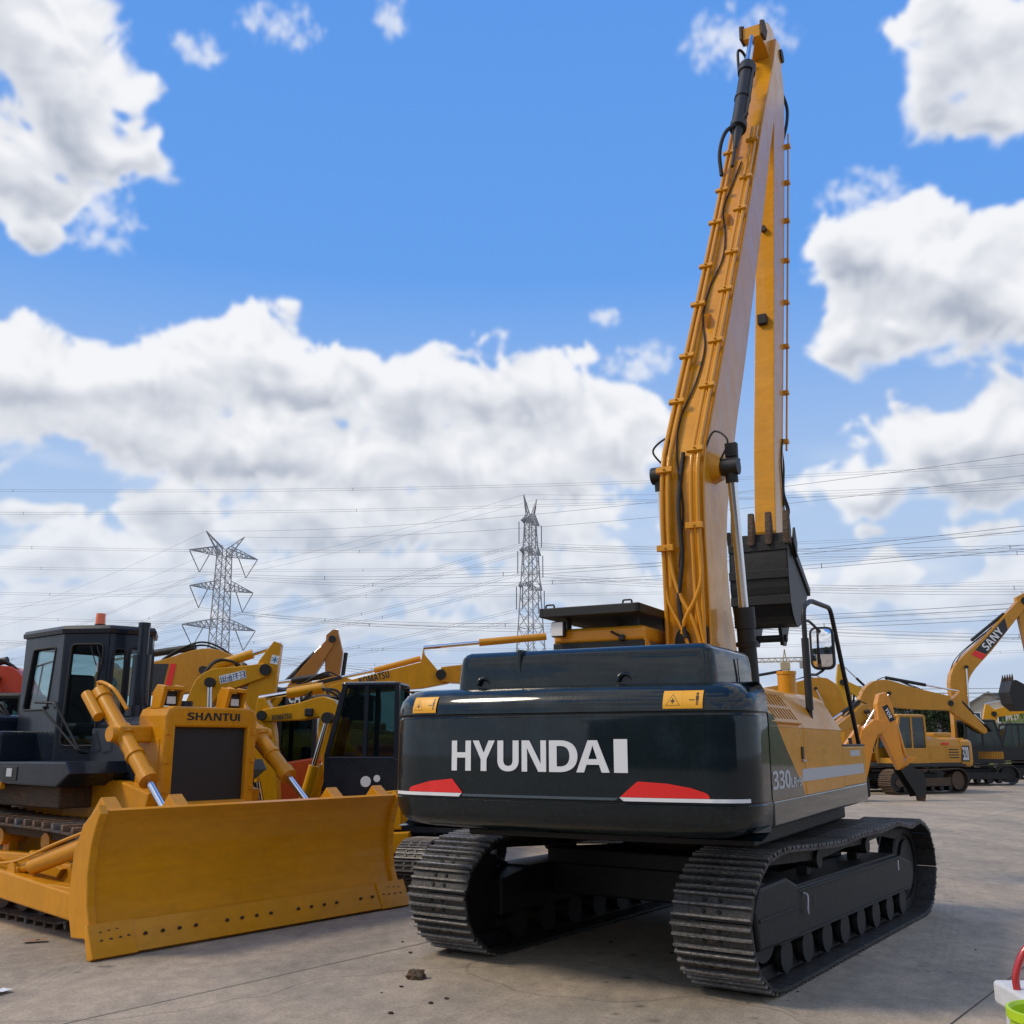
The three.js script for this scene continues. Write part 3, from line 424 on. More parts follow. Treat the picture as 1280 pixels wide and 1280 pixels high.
  for (const u of [-1.4, -0.5]) part('lug', pipe([[u - 0.05, 3.22, -0.49], [u - 0.05, 3.275, -0.49], [u + 0.05, 3.275, -0.49], [u + 0.05, 3.22, -0.49]], 0.01, 0.02, 6), M.black, guard);
  part('guard_mesh', plan([[-1.46, gz[0] + 0.06], [-0.42, gz[0] + 0.06], [-0.42, gz[1] - 0.06], [-1.46, gz[1] - 0.06]], 3.145, 3.155, 0), M.black, guard);
  const lp = sub('work_lamp', X); part('lamp_housing', box(-1.42, -1.26, 2.93, 3.1, -0.44, -0.36, 0.02), M.black, lp); part('lens', box(-1.41, -1.27, 2.94, 3.09, -0.455, -0.44, 0.008), M.lamp, lp); part('bracket', box(-1.36, -1.32, 2.98, 3.05, -0.38, -0.3, 0.005), M.black, lp);
  part('wiper', [bar([-0.62, 2.9, -0.34], [-0.75, 2.97, -0.36], 0.02, 0.02), box(-0.66, -0.6, 2.87, 2.93, -0.37, -0.32, 0.01)], M.black, cab);
  // ---- boom: box section, swan neck below, straight taper above
  const bu0 = -0.3, bu1 = 0.19;
  const topL = [[0.32, 1.75], [0.16, 2.3], [0.16, 2.96], [0.14, 3.6], [0.12, 4.2], [0.2, 4.85], [0.45, 5.3], [0.82, 5.9], [1.39, 6.82], [1.78, 7.46], [2.86, 9.25], [3.66, 10.6], [4.4, 11.88], [4.85, 12.6], [5.28, 13.32]];
  const botL = [[5.98, 13.74], [5.76, 13.3], [5.28, 12.5], [4.6, 11.26], [3.8, 9.7], [2.76, 7.76], [2.2, 6.72], [1.62, 5.7], [1.22, 4.9], [1.03, 4.5], [0.9, 3.86], [0.97, 3.3], [1.12, 2.84], [1.1, 2.3], [0.9, 1.75]];
  const smooth = (pts, n) => new THREE.CatmullRomCurve3(pts.map(([v, y]) => new V3(v, y, 0)), false, 'centripetal').getSpacedPoints(n).map((p) => [p.x, p.y]);
  const T = smooth(topL, 60), B = smooth(botL, 60);
  const boom = part('boom', side([...B.slice().reverse(), [6.02, 13.95], [5.88, 14.1], [5.62, 14.02], ...T.slice().reverse()].reverse(), bu0, bu1, 0.012), Y, X);
  // edge flanges of the side plates standing proud of top and bottom plates
  const along3 = (L, u, off) => L.map(([v, y], i) => { const a = L[Math.max(0, i - 1)], b = L[Math.min(L.length - 1, i + 1)], l = Math.hypot(b[0] - a[0], b[1] - a[1]); return [u, y + (b[0] - a[0]) / l * off, v - (b[1] - a[1]) / l * off]; });
  for (const u of [bu0 + 0.012, bu1 - 0.012]) { part('weld_bead', tube(along3(T, u, 0.002), 0.012, 6, 120), Y, boom); part('weld_bead', tube(along3(B, u, -0.002), 0.012, 6, 120), Y, boom); }
  // hydraulic pipes up the boom in two pairs with clamps
  const runs = [[-0.275, 5], [-0.205, 8], [0.06, 6], [0.135, 5]];
  for (const [u, i0] of runs) part('hydraulic_pipe', tube(along3(T.slice(i0, u < 0 ? 53 : 50), u, 0.075), 0.024, 8, 110), Y, boom);
  for (const [uc, from] of [[-0.24, 10], [0.098, 11]]) for (let i = from; i < 50; i += 4.45) {
    const k = Math.round(i), [v, y] = T[k], a = T[k - 1], b = T[k + 1], an = Math.atan2(b[1] - a[1], b[0] - a[0]);
    const g = merge([new RoundedBoxGeometry(0.19, 0.05, 0.07, 1, 0.008).translate(0, 0.105, 0), new THREE.BoxGeometry(0.03, 0.1, 0.04).translate(0, 0.05, 0), new THREE.CylinderGeometry(0.015, 0.015, 0.03, 6).translate(0, 0.14, 0)]);
    g.rotateX(an); part('pipe_clamp', g.translate(uc, y, -v), Y, boom); }
  // pipe ends bend across the foot of the boom
  part('foot_pipe', tube([[-0.205, 4.2, 0.05], [-0.2, 3.75, 0.06], [-0.12, 3.4, 0.06], [0.02, 3.1, 0.06], [0.1, 2.8, 0.08], [0.14, 2.5, 0.08]], 0.024, 8), Y, boom); part('foot_pipe', tube([[0.135, 4.2, 0.05], [0.14, 3.6, 0.06], [0.08, 3.35, 0.05], [-0.06, 3.1, 0.05], [-0.1, 2.95, 0.07]], 0.024, 8), Y, boom);
  part('foot_pipe', tube([[-0.275, 4.2, 0.05], [-0.27, 3.6, 0.07], [-0.24, 3.3, 0.07], [-0.1, 3, 0.06], [0.0, 2.7, 0.08], [0.04, 2.5, 0.08]], 0.02, 8), Y, boom); part('foot_pipe', tube([[0.06, 4.2, 0.05], [0.06, 3.5, 0.06], [0.1, 3.1, 0.06], [0.17, 2.6, 0.1]], 0.02, 8), Y, boom);
  part('foot_opening', [new THREE.CylinderGeometry(0.12, 0.12, 0.02, 20).rotateX(Math.PI / 2).scale(0.75, 1.3, 1).translate(-0.12, 2.86, -0.145)], M.black, boom);
  part('label_plate', [box(0.09, 0.17, 2.82, 3.02, 0.115, 0.14, 0.003)], M.black, boom);
  part('control_cable', tube(along3(T.filter((_, i) => i > 6 && i < 46 && i % 3 === 0), 0, 0.02).map((p, i) => [-0.12 + 0.07 * Math.sin(i * 1.7), p[1], p[2]]), 0.011, 6, 120), M.rubber, boom); part('control_cable', tube([[-0.06, 5.0, 0.22], [-0.09, 4.4, 0.08], [-0.07, 3.8, 0.07], [-0.12, 3.3, 0.06], [-0.06, 2.9, 0.06]], 0.026, 8), M.rubber, boom);
  for (const i of [26, 37]) { const [v, y] = T[i]; part('cable_bracket', side([[v - 0.02, y], [v + 0.2, y + 0.28], [v - 0.1, y + 0.16]], -0.1, -0.08, 0.002), Y, boom); }
  for (const s of [-1, 1]) {                                         // boom cylinders either side
    const u = -0.055 + s * (s > 0 ? 0.46 : 0.38), cy = sub('boom_cylinder', X);
    part('boss', [rod([-0.055 + s * 0.24, 4.86, 0.52], [u - s * 0.09, 4.84, 0.5], 0.2, 0.13, 24)], Y, boom);
    part('rod_eye', [disc([u - 0.09, 4.84, 0.47], 0.1, 0.18, 24), rod([u, 4.84, 0.47], [u, 4.66, 0.5], 0.07)], M.black, cy); part('rod', rod([u, 4.68, 0.5], [u, 3.2, 0.72], 0.052), M.chrome, cy);
    part('gland', rod([u, 3.28, 0.71], [u, 3.05, 0.74], 0.115, 0.115, 20), M.black, cy); part('barrel', [rod([u, 3.1, 0.735], [u, 1.75, 0.93], 0.1, 0.1, 20), rod([u, 2.9, 0.76], [u, 2.86, 0.77], 0.12)], M.black, cy);
    part('cylinder_hose', tube([[u - s * 0.1, 4.9, 0.4], [u + s * 0.02, 5.1, 0.32], [u - s * 0.15, 5.25, 0.38], [-0.055 + s * 0.22, 5.0, 0.28]], 0.012, 6), M.rubber, cy);
  }
  const bl = sub('boom_lamp', X); part('lamp_housing', box(0.3, 0.44, 5.0, 5.17, 0.62, 0.7, 0.012), M.black, bl); part('bracket', [bar([0.19, 4.98, 0.68], [0.46, 4.96, 0.67], 0.03, 0.03), rod([0.37, 4.95, 0.67], [0.37, 5.03, 0.67], 0.015)], M.frame, bl);
  // ---- arm cylinder on the top of the boom
  const ac = sub('arm_cylinder', X), A0 = [-0.055, 10.75, 3.36], A1 = [-0.055, 13.74, 4.92], at = (t) => A0.map((q, i) => mix(q, A1[i], t));
  part('barrel', [rod(at(0.12), at(0.62), 0.115, 0.115, 20), rod(at(0.59), at(0.66), 0.14, 0.14, 20), rod(at(0.35), at(0.37), 0.13, 0.13, 20), rod(at(0.1), at(0.14), 0.13, 0.13, 20)], M.black, ac); part('rod', rod(at(0.6), at(1), 0.06), M.chrome, ac); part('base_mount', [rod(at(-0.06), at(0.12), 0.03, 0.09), rod(at(-0.2), at(-0.05), 0.025)], M.black, ac);
  part('rod_eye', [disc([-0.15, A1[1], A1[2]], 0.075, 0.19, 20)], M.black, ac);
  part('hose', tube([at(0.18).map((q, i) => q + [0.14, 0.03, -0.06][i]), [0.0, 11.15, 3.5], [-0.2, 10.95, 3.35], [-0.3, 10.6, 3.3], [-0.29, 10.2, 3.3]], 0.03, 8), M.rubber, ac); part('hose', tube([[-0.29, 12.9, 4.75], [-0.33, 13.5, 4.95], [-0.26, 13.5, 5.15], [-0.18, 13.0, 5.05]], 0.024, 8), M.rubber, ac);
  part('cylinder_pipe', tube([at(0.6).map((q, i) => q + [0.13, 0.02, -0.05][i]), at(0.4).map((q, i) => q + [0.15, 0.03, -0.07][i]), at(0.15).map((q, i) => q + [0.13, 0.03, -0.05][i])], 0.018, 6), M.black, ac);
  // ---- arm
  const au0 = -0.2, au1 = 0.1, rearA = [[5.0, 13.75], [5.02, 14.1], [5.12, 14.32], [5.4, 14.42]], arm = part('arm', side([[4.78, 13.55], [4.8, 13.78], [5.05, 13.98], [5.5, 14.3], [5.8, 14.36], [6.15, 14.2], [6.42, 13.8], [6.45, 13.4], [6.2, 12.3], [5.85, 10.9], [5.26, 8.75], [4.53, 6.15], [4.24, 4.95], [4.2, 4.3], [4.05, 4.12], [3.88, 4.3], [3.76, 4.75], [3.95, 6], [4.52, 8.4], [4.82, 9.7], [5.27, 11.6], [5.62, 13.0], [5.6, 13.4], [5.2, 13.6]], au0, au1, 0.012), Y, X);
  part('top_pivot', disc([-0.33, 13.88, 5.95], 0.12, 0.55, 24), M.frame, X);
  part('arm_horn', [side([[4.74, 13.55], [4.76, 13.82], [4.95, 13.95], [5.15, 13.85], [5.0, 13.58]], -0.25, -0.205, 0.008), side([[4.74, 13.55], [4.76, 13.82], [4.95, 13.95], [5.15, 13.85], [5.0, 13.58]], 0.105, 0.15, 0.008)], M.mudSteel, arm);
  for (const [u, r] of [[-0.12, 0.022], [0.02, 0.022], [0.13, 0.016]]) part('hydraulic_pipe', tube([[u, 12.6, 6.42], [u, 10.9, 5.96], [u, 8.75, 5.36], [u, 6.15, 4.63]], r, 8, 40), Y, arm);
  for (let k = 0; k < 8; k++) { const t = k / 7, y = mix(12.3, 6.3, t), v = mix(6.34, 4.66, t) - 0.03 * Math.sin(t * 3); part('pipe_clamp', box(-0.2, 0.17, y - 0.03, y + 0.03, v - 0.06, v + 0.05, 0.008), Y, arm); }
  part('arm_hose', tube([[0.03, 6.25, 4.66], [0.06, 5.9, 4.62], [0.04, 5.5, 4.62], [0.09, 5.2, 4.66], [0.03, 4.95, 4.45]], 0.03, 8), M.rubber, arm); part('arm_hose', tube([[0.0, 13.7, 6.46], [0.1, 13.3, 6.6], [0.1, 12.9, 6.52], [0.03, 12.5, 6.42]], 0.03, 8), M.rubber, arm);
  part('arm_hose', tube([[0.11, 6.3, 4.5], [0.115, 5.9, 4.3], [0.115, 5.6, 4.3], [0.11, 5.1, 4.3]], 0.012, 6), M.rubber, arm);
  for (const [y, v, sq] of [[10.0, 4.88, 0], [8.25, 4.46, 1]]) part('rest_pad', sq ? box(-0.14, 0.0, y - 0.08, y + 0.08, v - 0.08, v + 0.04, 0.01) : rod([-0.06, y, v - 0.08], [-0.06, y, v + 0.06], 0.05), sq ? M.black : M.mudSteel, arm);
  // ---- bucket curled in under the boom, teeth up
  const bk = sub('bucket', X), sp = smooth([[3.3, 4.62], [3.26, 4.2], [3.27, 3.8], [3.38, 3.5], [3.6, 3.36], [3.86, 3.42], [4.1, 3.62]], 24), inn = sp.map(([v, y], i) => { const a = sp[Math.max(0, i - 1)], b = sp[Math.min(24, i + 1)], l = Math.hypot(b[0] - a[0], b[1] - a[1]); return [v - (b[1] - a[1]) / l * 0.03, y + (b[0] - a[0]) / l * 0.03]; });
  part('shell', side([...sp, ...inn.reverse()], -0.45, 0.35, 0.004), M.bucket, bk);
  for (const [a, b] of [[-0.455, -0.425], [0.325, 0.355]]) part('side_plate', side([[3.28, 4.62], ...sp.slice(1), [4.42, 3.93], [4.3, 4.02]], a, b, 0.005), M.bucket, bk);
  for (const [a, b] of [[-0.475, -0.42], [0.32, 0.385]]) part('side_cutter', side([[3.26, 4.68], [4.44, 3.98], [4.42, 3.88], [3.28, 4.5]], a, b, 0.006), M.bucket, bk);
  for (const y of [4.44, 4.05, 3.7]) { const q = sp.reduce((m, p) => Math.abs(p[1] - y) < Math.abs(m[1] - y) ? p : m); part('wear_band', box(-0.46, 0.36, y - 0.06, y + 0.06, q[0] - 0.025, q[0] + 0.01, 0.006), M.bucket, bk); }
  for (let k = 0; k < 4; k++) { const u = -0.41 + k * 0.24; part('tooth', side([[3.22, 4.46], [3.36, 4.46], [3.37, 4.64], [3.32, 4.92], [3.27, 4.92], [3.22, 4.64]], u, u + 0.09, 0.02), M.mudSteel, bk); }
  part('side_tooth', side([[3.4, 4.5], [3.52, 4.72], [3.62, 4.5], [3.56, 4.3]], 0.385, 0.42, 0.01), M.bucket, bk);
  for (const u of [-0.27, 0.1]) part('ear', side([[3.5, 3.42], [3.62, 3.12], [3.78, 3.12], [4.25, 3.7], [4.35, 4.1], [4.1, 4.25], [3.95, 3.95]], u, u + 0.05, 0.008), M.bucket, bk);
  part('pin', [disc([-0.3, 3.22, 3.7], 0.05, 0.48, 14), disc([-0.3, 4.15, 4.15], 0.05, 0.48, 14)], M.frame, bk);
  return X;
}
longReach();

// ------------------------------------------------------------------ the bulldozer on the left, blade towards the camera
function bulldozer() {
  const X = thing('bulldozer', 'yellow bulldozer with dark cab, black grille and wide straight front blade', 'bulldozer', [-4.59, 12.43], 2.236);
  const Y = M.dozYellow, K = M.dozDark, UC = 1.04;
  // ---- tracks
  const pts = [[-1.3, 0.06], [-0.4, 0.06], [0.5, 0.06], [1.1, 0.06], [1.42, 0.15], [1.6, 0.38], [1.58, 0.66], [1.38, 0.87], [1.05, 0.92], [0.4, 0.94], [-0.3, 0.95], [-1, 0.99], [-1.5, 1.02], [-1.85, 0.88], [-1.98, 0.6], [-1.85, 0.32], [-1.6, 0.12]];
  const loop = trackLoop(pts), n = 42, pitch = loop.getLength() / n, sg = shoeShape(pitch, 0.6, 1, 0.075);
  for (const s of [-1, 1]) {
    const t = sub('track', X), u = s * UC; layShoes(loop, n, sg, [M.mudShoe, M.mudShoe, M.shoe], t, u);
    const links = layShoes(trackLoop(pts.map(([v, y]) => [v * 0.955, 0.52 + (y - 0.52) * 0.84])), n, merge([new THREE.BoxGeometry(0.05, 0.11, pitch * 0.95).translate(-0.09, 0, 0), new THREE.BoxGeometry(0.05, 0.11, pitch * 0.95).translate(0.09, 0, 0)]), null, null, u, true);
    part('link_chain', links, M.mudSteel, t);
    part('track_frame', [side([[-1.3, 0.28], [1.1, 0.28], [1.2, 0.4], [1.05, 0.6], [0.2, 0.66], [-1.2, 0.62]], u - 0.17, u + 0.17, 0.02), side([[0.1, 0.5], [0.9, 0.46], [1.0, 0.56], [0.3, 0.7]], u - 0.22, u + 0.22, 0.02)], Y, t);
    for (let k = 0; k < 6; k++) part('roller', [disc([u - 0.16, 0.22, -1.05 + k * 0.42], 0.11, 0.32, 16), disc([u - 0.19, 0.22, -1.05 + k * 0.42], 0.14, 0.05, 16), disc([u + 0.14, 0.22, -1.05 + k * 0.42], 0.14, 0.05, 16)], M.mudSteel, t);
    for (const v of [-0.55, 0.45]) part('carrier_roller', [disc([u - 0.14, 0.79, v], 0.09, 0.28, 14), box(u - 0.06, u + 0.06, 0.6, 0.78, v - 0.07, v + 0.07, 0.015)], Y, t);
    part('idler', [disc([u - 0.1, 0.5, 1.16], 0.37, 0.2, 32, 0.13), disc([u - 0.12, 0.5, 1.16], 0.16, 0.24, 20)], M.mudSteel, t);
    const teeth = []; for (let k = 0; k < 20; k++) teeth.push(new THREE.BoxGeometry(0.07, 0.09, 0.06).translate(0, 0.4, 0).rotateX(k / 20 * 6.2832).translate(u, 0.58, 1.5));
    part('sprocket', [disc([u - 0.035, 0.58, -1.5], 0.38, 0.07, 32), disc([u - 0.14, 0.58, -1.5], 0.27, 0.28, 28), ...teeth], Y, t);
  }
  // ---- main frame, belly, side platforms
  part('main_frame', [box(-0.6, 0.6, 0.55, 1.35, -1.9, 1.35, 0.04), side([[-0.1, 1.0], [1.5, 1.0], [1.6, 1.3], [1.0, 1.42], [-0.1, 1.42]], 0.56, 0.72, 0.02), side([[-0.1, 1.0], [1.5, 1.0], [1.6, 1.3], [1.0, 1.42], [-0.1, 1.42]], -0.72, -0.56, 0.02)], Y, X);
  for (const s of [-1, 1]) {
    const a = s > 0 ? 0.55 : -1.28, b = s > 0 ? 1.28 : -0.55;
    part('fender', [side([[-2.0, 1.38], [0.55, 1.36], [0.75, 1.36], [1.0, 1.5], [0.9, 1.62], [-2.0, 1.6]], a, b, 0.02)], K, X);
    part('fender_strip', box(s > 0 ? 1.24 : -1.3, s > 0 ? 1.3 : -1.24, 1.31, 1.385, -2.0, -0.42, 0.01), Y, X);
    part('fender_step', [box(s > 0 ? 1.27 : -1.29, s > 0 ? 1.29 : -1.27, 1.41, 1.56, -0.42, -0.1, 0.006)], M.black, X);
    part('track_shield', box(s > 0 ? 0.7 : -1.1, s > 0 ? 1.1 : -0.7, 1.12, 1.36, -1.9, 0.5, 0.03), M.mudSteel, X);
  }
  part('maker_badge', new THREE.CylinderGeometry(0.05, 0.05, 0.01, 24).rotateZ(Math.PI / 2).translate(1.29, 1.51, 0.72), M.silver, X); part('window_sticker', box(1.288, 1.296, 1.45, 1.54, -0.32, -0.2, 0.001), M.silver, X);
  for (const s of [-1, 1]) part('engine_side_panel', box(s > 0 ? 0.5 : -0.6, s > 0 ? 0.6 : -0.5, 1.4, 1.98, 0.16, 1.12, 0.02), K, X);
  part('fuel_tank', [box(-0.9, 1.0, 1.55, 2.15, -2.35, -1.45, 0.08)], K, X); part('side_box', box(0.7, 1.22, 1.58, 1.95, -1.5, -0.75, 0.05), K, X);
  // ---- hood and radiator guard
  part('hood', loft([[1.3, rounded([[-0.52, 0.1, 0.04], [0.52, 0.1, 0.04], [0.52, 1.2, 0.04], [-0.52, 1.2, 0.04]], 3)], [2.02, rounded([[-0.52, 0.1, 0.04], [0.52, 0.1, 0.04], [0.52, 1.2, 0.04], [-0.52, 1.2, 0.04]], 3)], [2.1, rounded([[-0.46, 0.1, 0.04], [0.46, 0.1, 0.04], [0.46, 1.2, 0.04], [-0.46, 1.2, 0.04]], 3)], [2.13, rounded([[-0.34, 0.1, 0.04], [0.34, 0.1, 0.04], [0.34, 1.2, 0.04], [-0.34, 1.2, 0.04]], 3)]], 0.5), K, X);
  const grd = [[-0.6, 1.02], [0.6, 1.02], [0.6, 2.1], [0.57, 2.17], [0.5, 2.2], [-0.5, 2.2], [-0.57, 2.17], [-0.6, 2.1]];
  const guard = part('radiator_guard', along(grd, 1.1, 1.62, 0.025, [[[-0.47, 1.2], [0.47, 1.2], [0.47, 1.98], [-0.47, 1.98]]]), Y, X);
  part('guard_side_panel', box(0.597, 0.608, 1.2, 1.86, 1.16, 1.54, 0.01), Y, guard); part('guard_side_panel', box(-0.608, -0.597, 1.2, 1.86, 1.16, 1.54, 0.01), Y, guard);
  const mesh = tex(128, 128, (u, v) => { const a = Math.hypot(((u * 16) % 1) - 0.5, ((v * 16 + (Math.floor(u * 16) % 2) * 0.5) % 1) - 0.5); return a < 0.33 ? 0.02 : 0.3; }, false, 4, 4);
  const meshC = mesh.clone(); meshC.colorSpace = THREE.SRGBColorSpace; meshC.needsUpdate = true;
  part('grille', box(-0.48, 0.48, 1.19, 1.99, 1.5, 1.56, 0.004), mat([0.28, 0.3, 0.36], { roughness: 0.6, map: meshC, bumpMap: mesh, bumpScale: 0.004 }), guard);
  for (const y of [1.3, 1.6, 1.9]) part('hinge', [-0.585, 0.53].map((u) => box(u, u + 0.055, y, y + 0.05, 1.6, 1.635, 0.005)), Y, guard);
  { const w = [0.092, 0.094, 0.118, 0.102, 0.09, 0.098, 0.026]; let u = 0.34; 'SHANTUI'.split('').forEach((ch, i) => { const g = ch === 'I' ? flat([[0, 0], [w[i], 0], [w[i], 0.082], [0, 0.082]]) : ch === 'A' ? flat([[0, 0], [0.044, 0.082], [0.074, 0.082], [0.118, 0], [0.088, 0], [0.059, 0.056], [0.03, 0]]) : letters(ch, w[i], 0.082); part('letter', g.rotateY(Math.PI).translate(u, 2.055, -1.6195), M.black, guard); u -= w[i] + 0.012; }); }
  for (const u of [0.44, -0.4]) {                                     // head lamps in yellow hoods on the guard
    const l = sub('head_lamp', X);
    part('lamp_bracket', [side([[1.25, 2.18], [1.42, 2.18], [1.5, 2.42], [1.34, 2.44], [1.27, 2.36]], u + 0.07, u + 0.12, 0.008), side([[1.25, 2.18], [1.42, 2.18], [1.5, 2.42], [1.34, 2.44], [1.27, 2.36]], u - 0.14, u - 0.1, 0.008), box(u - 0.13, u + 0.11, 2.38, 2.42, 1.33, 1.5, 0.006)], Y, l);
    part('lamp_body', box(u - 0.09, u + 0.06, 2.21, 2.37, 1.34, 1.42, 0.02), M.black, l); part('lens', box(u - 0.07, u + 0.04, 2.23, 2.31, 1.42, 1.43, 0.003), M.lamp, l);
  }
  part('exhaust_stack', [new THREE.CylinderGeometry(0.1, 0.105, 0.62, 24).translate(0.32, 2.5, -0.62), new THREE.CylinderGeometry(0.14, 0.15, 0.12, 24).translate(0.32, 2.17, -0.62), new THREE.CylinderGeometry(0.062, 0.062, 0.4, 20).translate(0.32, 2.98, -0.62), new THREE.CylinderGeometry(0.07, 0.07, 0.05, 20).translate(0.32, 3.16, -0.62)], K, X);
  part('intake_cap', [new THREE.CylinderGeometry(0.11, 0.11, 0.13, 20).translate(-0.05, 2.22, -0.95)], K, X);
  // ---- six sided cab
  const cab = sub('cab', X), C = [[0.74, -1.3], [0.79, -0.28], [0.5, 0.2], [0, 0.3], [-0.34, -0.2], [-0.34, -1.3]], y0 = 1.55, y1 = 3.08;
  const wall = (a, b, panes, name, lo = y0, hi = y1) => {             // one wall between plan points a and b with openings [s0, s1, y0, y1, radius]
    const L = Math.hypot(b[0] - a[0], b[1] - a[1]), an = Math.atan2(b[1] - a[1], b[0] - a[0]);
    const sh = new THREE.Shape([[0, lo], [L, lo], [L, hi], [0, hi]].map(([x, y]) => new THREE.Vector2(x, y)));
    const rr = panes.map((p) => rounded(p.map(([x, y]) => [x, y, 0.045]), 4)); for (const h of rr) sh.holes.push(new THREE.Path(h.map(([x, y]) => new THREE.Vector2(x, y))));
    const place = (g) => g.rotateY(an).translate(a[0], 0, -a[1]);
    part(name, place(new THREE.ExtrudeGeometry(sh, { depth: 0.05, bevelEnabled: true, bevelSize: 0.008, bevelOffset: -0.008, bevelThickness: 0.008, bevelSegments: 2 }).translate(0, 0, -0.05)), K, cab);
    for (const h of rr) { part('pane', place(new THREE.ExtrudeGeometry(new THREE.Shape(h.map(([x, y]) => new THREE.Vector2(x, y))), { depth: 0.006, bevelEnabled: false }).translate(0, 0, -0.03)), M.glass, cab); part('seal', place(new THREE.TubeGeometry(new THREE.CatmullRomCurve3(h.map(([x, y]) => new V3(x, y, 0.008)), true, 'catmullrom', 0.1), 60, 0.014, 6, true)), M.rubber, cab); }
  };
  const q = (x0, x1, a, b) => [[x0, a], [x1, a], [x1, b], [x0, b]];
  wall(C[0], C[1], [[[0.12, 2.2], [0.74, 2.2], [0.84, 2.93], [0.26, 2.93]]], 'rear_side_wall');
  wall(C[1], C[2], [[[0.07, 1.78], [0.48, 1.78], [0.49, 2.3], [0.45, 2.55], [0.5, 2.75], [0.5, 2.95], [0.1, 2.95]]], 'door');
  wall(C[2], C[3], [q(0.06, 0.2, 2.12, 2.9), q(0.25, 0.46, 2.15, 2.92)], 'front_wall');
  wall(C[3], C[4], [q(0.08, 0.5, 2.12, 2.92)], 'front_wall'); wall(C[4], C[5], [q(0.08, 1.02, 1.8, 2.95)], 'side_wall'); wall(C[5], C[0], [q(0.08, 1.0, 1.8, 2.95)], 'rear_wall');
  part('roof', loft([[y1, inset(C, -0.04)], [y1 + 0.05, inset(C, -0.05)], [y1 + 0.09, inset(C, -0.02)], [y1 + 0.11, inset(C, 0.12)]], 0.4), K, cab);
  part('seat', [box(0, 0.5, 1.9, 2.05, -0.9, -0.4, 0.05), box(0.02, 0.48, 2.0, 2.65, -1.0, -0.85, 0.05)], M.black, cab);
  part('window_bar', [rod([0.72, 2.72, -1.1], [0.74, 2.78, -0.5], 0.012), rod([0.73, 2.75, -0.85], [0.72, 2.3, -0.95], 0.01)], M.black, cab);
  part('door_handle', box(0.565, 0.585, 2.62, 2.74, 0.1, 0.125, 0.008), M.silver, cab); 
  part('grab_rail', [pipe([[0.84, 2.28, -0.62], [0.93, 2.28, -0.58], [0.93, 2.26, -0.1], [0.8, 1.72, 0.3], [0.7, 1.7, 0.28]], 0.014, 0.06, 8)], M.black, cab); part('grab_rail', [pipe([[0.82, 2.22, -0.45], [0.92, 2.22, -0.42], [0.74, 1.72, 0.16], [0.66, 1.7, 0.12]], 0.014, 0.06, 8)], M.black, cab);
  for (const a of [[0.6, 0.02], [0.56, 0.09]]) part('wiper', rod([a[0] + 0.03, 2.93, a[1]], [a[0] - 0.01, 2.7, a[1] + 0.09], 0.006), M.black, cab);
  const bc = sub('beacon', X); part('lens', [new THREE.CylinderGeometry(0.055, 0.06, 0.13, 20).translate(0.42, 3.28, 0.18)], M.orangeLens, bc); part('base', new THREE.CylinderGeometry(0.065, 0.065, 0.03, 20).translate(0.42, 3.2, 0.18), M.black, bc);
  part('rear_hose', [0, 1, 2, 3].map((k) => tube([[0.75 + k * 0.03, 2.12, -1.5], [0.8 + k * 0.03, 2.3 - k * 0.05, -1.65], [0.75, 2.2, -1.9], [0.7, 2.05, -1.95]], 0.018, 6)), M.rubber, X);
  // ---- blade
  const blade = sub('blade', X), bw = 1.84;
  const face = new THREE.CatmullRomCurve3([[2.66, 0.2], [2.58, 0.42], [2.54, 0.66], [2.55, 0.9], [2.61, 1.1], [2.68, 1.22]].map(([v, y]) => new V3(v, y, 0))).getSpacedPoints(14).map((p) => [p.x, p.y]);
  part('mouldboard', side([...face, [2.62, 1.235], [2.52, 1.12], [2.45, 0.9], [2.44, 0.66], [2.48, 0.4], [2.56, 0.2]], -bw, bw, 0.01), Y, blade);
  for (const s of [-1, 1]) part('end_plate', side([[2.72, 0.16], [2.62, 0.42], [2.585, 0.66], [2.6, 0.9], [2.65, 1.08], [2.71, 1.2], [2.66, 1.27], [2.44, 1.1], [2.32, 0.85], [2.3, 0.4], [2.4, 0.14]], s > 0 ? bw - 0.02 : -bw - 0.06, s > 0 ? bw + 0.06 : -bw + 0.02, 0.012), Y, blade);
  part('cutting_edge', [side([[2.8, 0.012], [2.83, 0.03], [2.7, 0.27], [2.66, 0.26], [2.76, 0.012]], -1.5, 1.5, 0.006)], Y, blade);
  for (const s of [-1, 1]) part('end_bit', side([[2.81, 0.004], [2.845, 0.025], [2.72, 0.285], [2.66, 0.26], [2.76, 0.004]], s > 0 ? 1.503 : -1.94, s > 0 ? 1.94 : -1.503, 0.008), Y, blade);
  const bolt = new THREE.CylinderGeometry(0.017, 0.02, 0.016, 10).rotateX(Math.PI / 2 - 0.5);
  const putBolt = (u, t) => { const b = part('bolt', bolt, M.mudSteel, blade); b.position.set(u, mix(0.05, 0.26, t), -(mix(2.826, 2.712, t) + 0.002)); };
  for (const s of [-1, 1]) for (const [u, t] of [[1.83, 0.75], [1.75, 0.78], [1.67, 0.8], [1.83, 0.45], [1.74, 0.47], [1.65, 0.48], [1.57, 0.5]]) putBolt(s * u, t);
  for (let k = 0; k < 17; k++) if (k % 5 !== 2) putBolt(-1.4 + k * 0.175, 0.5);
  for (const u of [1.7, 1.0, -1.0, -1.7]) part('gusset', side([[2.56, 1.16], [2.62, 1.22], [2.48, 1.33], [2.3, 1.12], [2.42, 0.95]], u - 0.08, u + 0.08, 0.012), Y, blade);
  part('back_rib', [side([[2.5, 0.25], [2.46, 0.9], [2.3, 0.8], [2.3, 0.3]], -1.7, 1.7, 0.02)], Y, blade);
